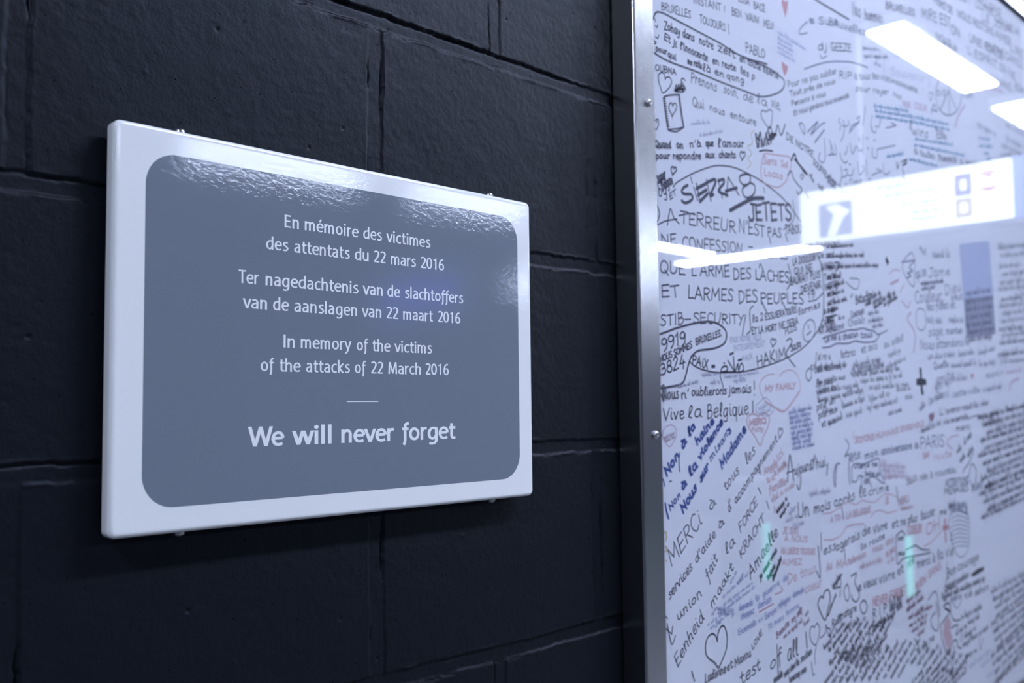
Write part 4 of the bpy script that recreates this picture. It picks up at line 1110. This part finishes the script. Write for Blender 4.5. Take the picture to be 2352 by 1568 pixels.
m = msg('c4', 'orange', 2.0).T('Angele', 1440, 1310, 1600, 1200, 85).T('ici', 1600, 1160, 1670, 1060, 100).T('la famille', 1560, 1330, 1710, 1200, 70).T('tu es', 1470, 1410, 1570, 1360, 80).T('famille', 1500, 1530, 1700, 1420, 90).S(1530, 1640, 1830, 1420, 80).S(1560, 1770, 1700, 1680, 80).done()
msg('c4', 'orange', 2.4, 'heart_drawing').P([(1560, 100), (1480, 110), (1400, 180), (1385, 280), (1450, 420), (1560, 490), (1680, 535), (1780, 420), (1860, 320), (1865, 200), (1820, 90), (1740, 50), (1660, 80), (1620, 130)], 1.6).P([(1450, 430), (1550, 490), (1685, 540), (1860, 310)], 3).T('MY FAMILY', 1450, 310, 1820, 270, 70).done()
msg('c4', 'orange', 2.2, 'heart_drawing').P([(1365, 610), (1320, 580), (1260, 590), (1230, 650), (1250, 740), (1320, 840), (1390, 950), (1430, 840), (1480, 740), (1500, 640), (1470, 575), (1410, 570), (1365, 610)], 2.2).T('MERCI', 1260, 720, 1465, 690, 65, w=3).T('Patty', 1290, 800, 1430, 780, 60, w=1.6).done()
msg('c4', 'pink', 1.2, 'heart_drawing').P([(300, 710), (250, 740), (220, 800), (225, 860), (300, 970), (370, 870), (380, 780), (350, 720), (300, 710)]).S(240, 880, 360, 820, 45, 2, 10, 40).done()
m = msg('c4', 'pale_blue', 1.4).S(1735, 580, 2010, 520, 60, 8, 6, 62, 1.7, .1)
m.done()
msg('c4', 'faint', 1.1).S(400, 270, 640, 200, 50).S(690, 130, 890, 110, 60).S(960, 150, 1380, 90, 50).S(790, 220, 930, 200, 50).S(1070, 200, 1250, 180, 50).P([(1390, 430), (1340, 480), (1350, 560), (1480, 600), (1550, 520), (1500, 420), (1440, 380), (1390, 430)]).S(1370, 540, 1500, 470, 60, 2, 30, 60).done()
msg('c5', 'yellow', 1.8).P([(240, 520), (262, 540), (265, 600), (245, 640)]).P([(248, 700), (268, 720), (262, 760), (248, 765)]).P([(250, 870), (262, 880)]).done()
msg('c5', 'faint', 1.3).S(1700, 420, 1900, 330, 70).S(1980, 100, 2280, 40, 70).S(1740, 330, 1850, 200, 60).S(1780, 480, 1950, 430, 80).done()
msg('c2', 'yellow', 1.2).P([(1320, 100), (1280, 150), (1300, 250), (1240, 300), (1290, 380), (1240, 440), (1280, 500), (1235, 560)]).done()
msg('c2', 'faint', 1.0).S(560, 40, 780, 20, 50).S(670, 180, 950, 120, 45).done()
# --- right hand columns
m = msg('r3', 'grey', 2.0, 'heart_drawing').P([(1010, 100), (960, 140), (900, 240), (930, 380), (1030, 510), (1040, 330), (1050, 200), (1010, 100)]).P([(950, 410), (1000, 380), (960, 350), (1020, 320), (980, 280), (1040, 200), (960, 210), (890, 215)], 2.6).done()
m = msg('r3', 'grey', 2.0).T('qu on', 1060, 420, 1190, 380, 130).T('Jame', 1210, 400, 1470, 370, 100).S(1120, 490, 1390, 460, 50, w=2.6).S(1130, 555, 1290, 530, 50, w=1.6).T('Couleur', 1050, 710, 1370, 680, 140).T('Dieu', 1410, 620, 1600, 560, 120).T('peut', 1480, 680, 1620, 660, 80).T('les filles et', 1190, 800, 1530, 770, 100).S(1190, 940, 1400, 950, 100).S(1450, 930, 1640, 940, 90).T('sage', 1210, 1110, 1380, 1090, 110).T('maintien', 1420, 1080, 1620, 1070, 80).T('Nous', 1110, 1260, 1280, 1260, 110).T('attendons le', 1300, 1250, 1700, 1210, 100).T('un', 1200, 1390, 1270, 1370, 80).S(1290, 1380, 1540, 1340, 90, w=1.9).S(1570, 1350, 1760, 1310, 80, w=1.9).S(1810, 1330, 2010, 1270, 80, w=1.9).T('Quelle', 1270, 1500, 1450, 1470, 80).S(1480, 1480, 1780, 1450, 80).S(1820, 1470, 2030, 1430, 80)
m.P([(1090, 770), (1060, 850), (1080, 1000), (1140, 1030), (1180, 950), (1160, 800), (1090, 770)], 2.0).S(1100, 60, 1200, 190, 100).S(1260, 170, 1500, 160, 110).done()
m = msg('r3', 'painted_reflection', 2.2, 'hatch_or_reflection_block', 'pale blue reflection band painted on the panel')  # reflection in the glass, painted on the panel as a band of overlapping strokes
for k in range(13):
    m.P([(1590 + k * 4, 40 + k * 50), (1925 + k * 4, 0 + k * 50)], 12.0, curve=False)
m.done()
m = msg('r3', 'smudge', 2.2, 'hatch_or_reflection_block', 'grey shaded marker block')
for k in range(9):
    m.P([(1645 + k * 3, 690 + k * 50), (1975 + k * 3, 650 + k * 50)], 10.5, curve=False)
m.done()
m = msg('r3', 'black', 1.6).S(1660, 620, 1980, 570, 80, 5, 0, 95, 1.9).S(1690, 1080, 2000, 1030, 80, 2, 0, 90, 2.0).done()
m = msg('r3', 'black', 1.5)
for k, (y, w) in enumerate([(60, 1.2), (160, 1.2), (290, 1.3), (380, 1.2), (480, 1.1), (560, 1.2), (680, 1.6), (760, 1.5), (850, 1.4), (940, 1.3), (1040, 1.8), (1110, 1.4), (1200, 1.7), (1340, 1.7), (1430, 1.2)]):
    m.S(2040 + (k * 37) % 60, y + 8, 2420, y - 40, 75, w=w, rag=.3)
m.P([(2352, 310), (2300, 380), (2285, 480), (2320, 580), (2352, 610)], 2.0).done()
m = msg('r4', 'black', 1.9)
for k in range(14):
    m.S(1800 + (k * 53) % 130, 640 + k * 92, 2420, 480 + k * 84, 80, w=2.0 + .6 * (k % 3 == 0), rag=.05)
m.done()
m = msg('r4', 'black', 2.2).S(1640, 950, 1720, 830, 70, 2, 40, 140, 3).S(1550, 1060, 1610, 990, 80, 1, w=2.6).S(1590, 1160, 1660, 1080, 70, w=3).P([(1750, 1000), (1700, 1150), (1640, 1230), (1620, 1280)], 2.6).P([(1690, 1330), (1730, 1170), (1785, 1280), (1740, 1450), (1710, 1360)], 2.4).T('ATTENTIONS', 1415, 1440, 1690, 1395, 80).T('MENAGES', 1400, 1540, 1690, 1490, 85).T('AVANT', 1730, 1510, 1870, 1450, 85).S(1880, 1480, 2010, 1420, 90, w=2.4).done()
m = msg('r4', 'pink', 2.2).P([(2290, 150), (2200, 200), (2180, 300)], 5).S(2140, 100, 2352, 60, 60).P([(1570, 830), (1480, 850), (1430, 920), (1500, 1000)], 3).S(640, 1200, 950, 1230, 70, 3, 20, 60, 1.8).S(680, 1360, 860, 1330, 60).done()
msg('r4', 'orange', 2.2).T('SOYONS', 330, 925, 560, 880, 70, w=3).T('HUMAINS ENSEMBLE', 580, 870, 1160, 715, 65, w=2.4).T('Bonne', 1150, 1120, 1220, 1080, 90).T('route', 1270, 1130, 1490, 1080, 80).P([(315, 780), (310, 860)], 2).done()
msg('r3', 'pink', 2.0).P([(740, 360), (800, 310), (870, 320)], 2).P([(760, 480), (850, 430)], 5).P([(920, 480), (870, 580)], 2.4).P([(890, 680), (960, 760), (990, 690)], 3).P([(1000, 820), (960, 900), (1050, 1080), (1030, 1300)], 4).done()
# --- lower right
m = msg('r5', 'grey', 1.8, 'figure_drawing').P([(1470, 290), (1455, 450), (1480, 600), (1530, 760), (1600, 830), (1680, 740), (1700, 540), (1680, 330), (1560, 260), (1470, 290)])
for k in range(9):
    m.P([(1475 + 8 * (k % 3), 320 + 52 * k), (1570, 280 + 52 * k), (1690, 330 + 46 * k)], 1.5)
m.P([(1660, 225), (1668, 310)], 5.5).P([(1485, 540), (1475, 630)], 3.5).S(1450, 260, 1680, 240, 70, 2, 0, -40, 2.0).done()
msg('r5', 'dark', 2, 'crossed_out_word', 'solid black crossed-out word').F([(1722, 1030), (1790, 970), (1870, 940), (1872, 985), (1800, 1030), (1735, 1065)]).done()
m = msg('r5', 'black', 2.0).T('Bon', 1430, 1080, 1540, 1010, 110).T('courage', 1560, 1000, 1810, 860, 100).T('chaque', 1400, 1250, 1530, 1180, 110).T('soudain', 1540, 1160, 1690, 1060, 85).S(1370, 1340, 1910, 1090, 90, 1, w=2.6).T('vie', 1640, 1330, 1730, 1290, 90).T('dehors', 1760, 1300, 1930, 1210, 80).P([(1430, 880), (1430, 1110)], 2.2).done()
m = msg('r6', 'grey', 2.2).P([(1205, 405), (1290, 300), (1330, 460), (1345, 600)], 2.6).P([(1300, 430), (1330, 650), (1310, 770), (1250, 720), (1240, 620), (1290, 550)], 2.6).P([(1500, 440), (1550, 500), (1610, 400)], 1.8).T('sans', 1470, 430, 1600, 380, 70).done()
m = msg('r6', 'black', 2.2, 'figure_drawing').P([(1385, 480), (1450, 440), (1470, 540), (1400, 500), (1460, 540), (1370, 680), (1355, 740), (1380, 900), (1430, 1040), (1460, 1040), (1490, 920), (1540, 880), (1560, 960), (1600, 980)], 2.6).P([(1470, 540), (1510, 640), (1590, 640)], 2.4).P([(1480, 740), (1560, 700), (1540, 820), (1600, 760), (1600, 900)], 2.4).P([(1510, 950), (1520, 1050), (1480, 1180)], 2.0).done()
msg('r6', 'orange', 2.0, 'figure_filling').F([(1450, 590), (1480, 680), (1470, 780), (1500, 860), (1450, 1010), (1410, 920), (1385, 790), (1395, 680)]).done()
m = msg('r6', 'black', 2.2).S(1600, 640, 1890, 480, 75, w=2.4).S(1680, 700, 1820, 620, 70).S(1600, 780, 1670, 730, 70).S(1640, 860, 1790, 750, 70, w=2.2).S(1620, 970, 1930, 740, 75, w=2.2).S(1650, 1100, 1790, 1020, 70, w=2.0).P([(1810, 860), (1830, 990), (1860, 860)], 1.8).done()
m = msg('r6', 'black', 1.9)
for k in range(13):
    m.S(1960 + (k % 4) * 22, 330 + k * 96, 2440, 60 + k * 78, 80, w=2.1 + .6 * (k % 2), rag=.05)
m.done()
msg('r6', 'pale_blue', 1.2).S(1700, 1230, 1960, 1010, 70).S(1830, 1210, 2000, 1100, 70).S(1920, 1350, 2010, 1230, 70).done()
m = msg('r6', 'black', 1.8).T('Ralli', 60, 740, 180, 640, 90).T('matgre', 150, 640, 350, 530, 90).P([(0, 735), (40, 760), (20, 840)], 2).P([(420, 410), (390, 480), (430, 570), (475, 500), (455, 420), (420, 410)], 2.2).P([(290, 590), (280, 720)], 1.8).done()
m = msg('r6', 'black', 1.9).T('R I P', 540, 630, 715, 540, 100).S(750, 500, 910, 370, 110, 2, 0, 60, 2.6).S(720, 660, 880, 500, 90, w=2.6).T('\u00e0 tous', 490, 830, 640, 700, 90).S(640, 780, 710, 690, 80, w=2.2).S(560, 760, 690, 640, 80, w=2).done()
m = msg('r6', 'brown', 1.9).S(950, 440, 1140, 290, 60).S(950, 545, 1170, 370, 70, w=2.2).S(1070, 560, 1160, 490, 60).S(970, 640, 1250, 490, 60).S(980, 730, 1200, 590, 60).S(1010, 800, 1190, 660, 55).S(1080, 840, 1160, 780, 60).done()
m = msg('r6', 'black', 1.8)
for k in range(9):
    m.S(-40 + 62 * k, 1000 + 34 * k, 250 + 70 * k, 640 - 8 * k, 68, 1, w=1.6 + .6 * (k % 3 == 1), rag=.15)
for k in range(11):
    m.S(-30 + 88 * k, 1420 - 8 * k, 250 + 90 * k, 1010 - 20 * k, 68, 1, w=1.6 + .6 * (k % 3 == 0), rag=.2)
for k in range(7):
    m.S(30 + 95 * k, 1190 - 30 * k, 150 + 95 * k, 1030 - 34 * k, 60, 1, w=1.7)
m.done()
m = msg('r6', 'black', 1.9)
for k in range(8):
    m.S(1000 + 75 * k, 1180 + 24 * k - 5 * k, 1170 + 75 * k, 930 + 20 * k, 68, 1, w=1.9, rag=.1)
    m.S(1010 + 70 * k, 1430, 1180 + 70 * k, 1200 + 8 * k, 68, 1, w=1.9, rag=.1)
m.P([(1040, 860), (1090, 970), (1060, 1000)], 2).T('Je ne', 1140, 1000, 1280, 880, 90).done()
msg('r6', 'grey', 2.0).T('pa', 1530, 1300, 1620, 1220, 110).T('tf', 1620, 1240, 1680, 1180, 90).done()
msg('c6', 'black', 2.0).T('ensemble', 1590, 1440, 1700, 1350, 80).T('nous dans', 1720, 1370, 1860, 1230, 80).T('le soutien', 1870, 1230, 2060, 1070, 85).T('beaucoup nous', 1780, 1433, 1990, 1290, 80).done()
msg('c6', 'grey', 2.2, 'heart_drawing').P([(2090, 750), (2050, 740), (2030, 820), (2050, 920), (2100, 965), (2140, 870), (2150, 760), (2120, 700), (2090, 750)]).P([(2160, 880), (2220, 820), (2230, 720), (2270, 860), (2352, 700)]).P([(2110, 970), (2090, 1100), (2100, 1200)], 2).P([(2050, 1180), (2070, 1330), (2090, 1320)], 2.4).done()


build_messages()


# ------------------------------------------------------------------ hanging sign and gates (mirrored in the glass)
SX = 4.0
cz = CAM[2]
sg = thing('information_sign', 'lit white hanging direction sign with purple and sand pictograms, mirrored in the glass', 'sign', (SX, -1.05, CEIL_Z))
link('sign_case', bx((SX + .004, -1.585, cz + .735), (SX + .09, -.36, cz + .985), .004), M_HOUSING, sg)
link('white_face', bx((SX, -1.58, cz + .74), (SX + .006, -.66, cz + .98)), M_SIGN, sg)
link('blue_face', bx((SX, -.655, cz + .74), (SX + .006, -.37, cz + .98)), M_SIGN_BLUE, sg)
for y in (-1.3, -.6):
    link('hanger_rod', bx((SX + .04, y - .008, cz + .98), (SX + .056, y + .008, CEIL_Z)), M_HOUSING, sg)


def sq_ring(y0, y1, z0, z1, t, m, name):
    v, f = [], []
    x = SX - .001
    for (a, b, c, d) in ((y0, y1, z0, z0 + t), (y0, y1, z1 - t, z1), (y0, y0 + t, z0 + t, z1 - t), (y1 - t, y1, z0 + t, z1 - t)):
        k = len(v)
        v += [(x, a, c), (x, b, c), (x, b, d), (x, a, d)]
        f.append((k, k + 3, k + 2, k + 1))
    link(name, mesh(name, v, f), m, sg)


def yz_poly(polys, m, name, x=None):
    v, f = [], []
    x = SX - .001 if x is None else x
    for P in polys:
        k = len(v)
        v += [(x, a, b) for a, b in P]
        f.append(tuple(range(k, k + len(P))))
    link(name, mesh(name, v, f), m, sg)


sq_ring(-.884, -.814, cz + .856, cz + .948, .024, M_SIGN_PURPLE, 'pictogram')
sq_ring(-.884, -.814, cz + .764, cz + .848, .022, M_SIGN_SAND, 'pictogram')
# round logo: thin ring, filled red above and below a white M
ring, n = [], 28
for i in range(n):
    a0, a1 = 2 * math.pi * i / n, 2 * math.pi * (i + 1) / n
    c, r0, r1 = (-.748, cz + .905), .036, .046
    ring.append([(c[0] + r0 * math.cos(a0), c[1] + r0 * math.sin(a0)), (c[0] + r0 * math.cos(a1), c[1] + r0 * math.sin(a1)),
                 (c[0] + r1 * math.cos(a1), c[1] + r1 * math.sin(a1)), (c[0] + r1 * math.cos(a0), c[1] + r1 * math.sin(a0))])
ring.append([(-.774, cz + .937), (-.722, cz + .937), (-.748, cz + .908)])
ring.append([(-.780, cz + .880), (-.716, cz + .880), (-.728, cz + .868), (-.748, cz + .862), (-.768, cz + .868)])
yz_poly(ring, M_SIGN_RED, 'round_logo')
yz_poly([[(-1.49, cz + .760), (-1.33, cz + .760), (-1.33, cz + .914), (-1.49, cz + .914)]], M_SIGN_LILAC, 'arrow_tile')
yz_poly([[(-1.45, cz + .765), (-1.41, cz + .765), (-1.375, cz + .84), (-1.34, cz + .865), (-1.40, cz + .905), (-1.455, cz + .90), (-1.415, cz + .86)]], M_SIGN, 'arrow', SX - .002)
rl = random.Random(4)
M_SIGN_TEXT = mat('sign_text', (.3, .4, .6), .4, emit=(.36, .95, .95), power=1.2)
for z, y0 in ((.945, -1.20), (.905, -1.19), (.855, -1.10), (.815, -1.06), (.785, -1.08)):
    P, y = [], -.95
    while y > y0:
        w = rl.uniform(.01, .035)
        P.append([(y - w, cz + z - .006), (y, cz + z - .006), (y, cz + z + .008), (y - w, cz + z + .008)])
        y -= w + .01
    yz_poly(P, M_SIGN_TEXT, 'text_line')
b = thing('lit_display', 'blue lit hanging display, seen as a soft blue patch on the plaque', 'sign', (4.05, -4.3, CEIL_Z))
link('display_case', bx((4.004, -4.72, cz + .60), (4.10, -3.86, cz + .88), .004), M_HOUSING, b)
link('display_face', bx((3.998, -4.68, cz + .63), (4.006, -3.90, cz + .85)), M_SIGN_BLUE, b)
for y in (-4.5, -4.1):
    link('hanger_rod', bx((4.04, y - .008, cz + .87), (4.056, y + .008, CEIL_Z)), M_HOUSING, b)

for i, (x, y, z0, z1, lab) in enumerate(((6.43, -3.2, -1.28, -.87, 'ticket gate with green light strip, mirrored in the left of the glass'),
                                         (6.82, -2.3, -1.35, -.93, 'ticket gate with green light strip, mirrored in the right of the glass'))):
    g = thing('ticket_gate', lab, 'gate', (x, y - .15, FLOOR_Z), 'ticket gates in the hall')
    link('cabinet', bx((x - .15, y - .32, FLOOR_Z), (x + .9, y - .005, FLOOR_Z + 1.0), .03, 3), M_GATE, g)
    link('light_strip', bx((x - .052, y - .012, cz + z0), (x + .052, y + .004, cz + z1), .002), M_GREEN, g)
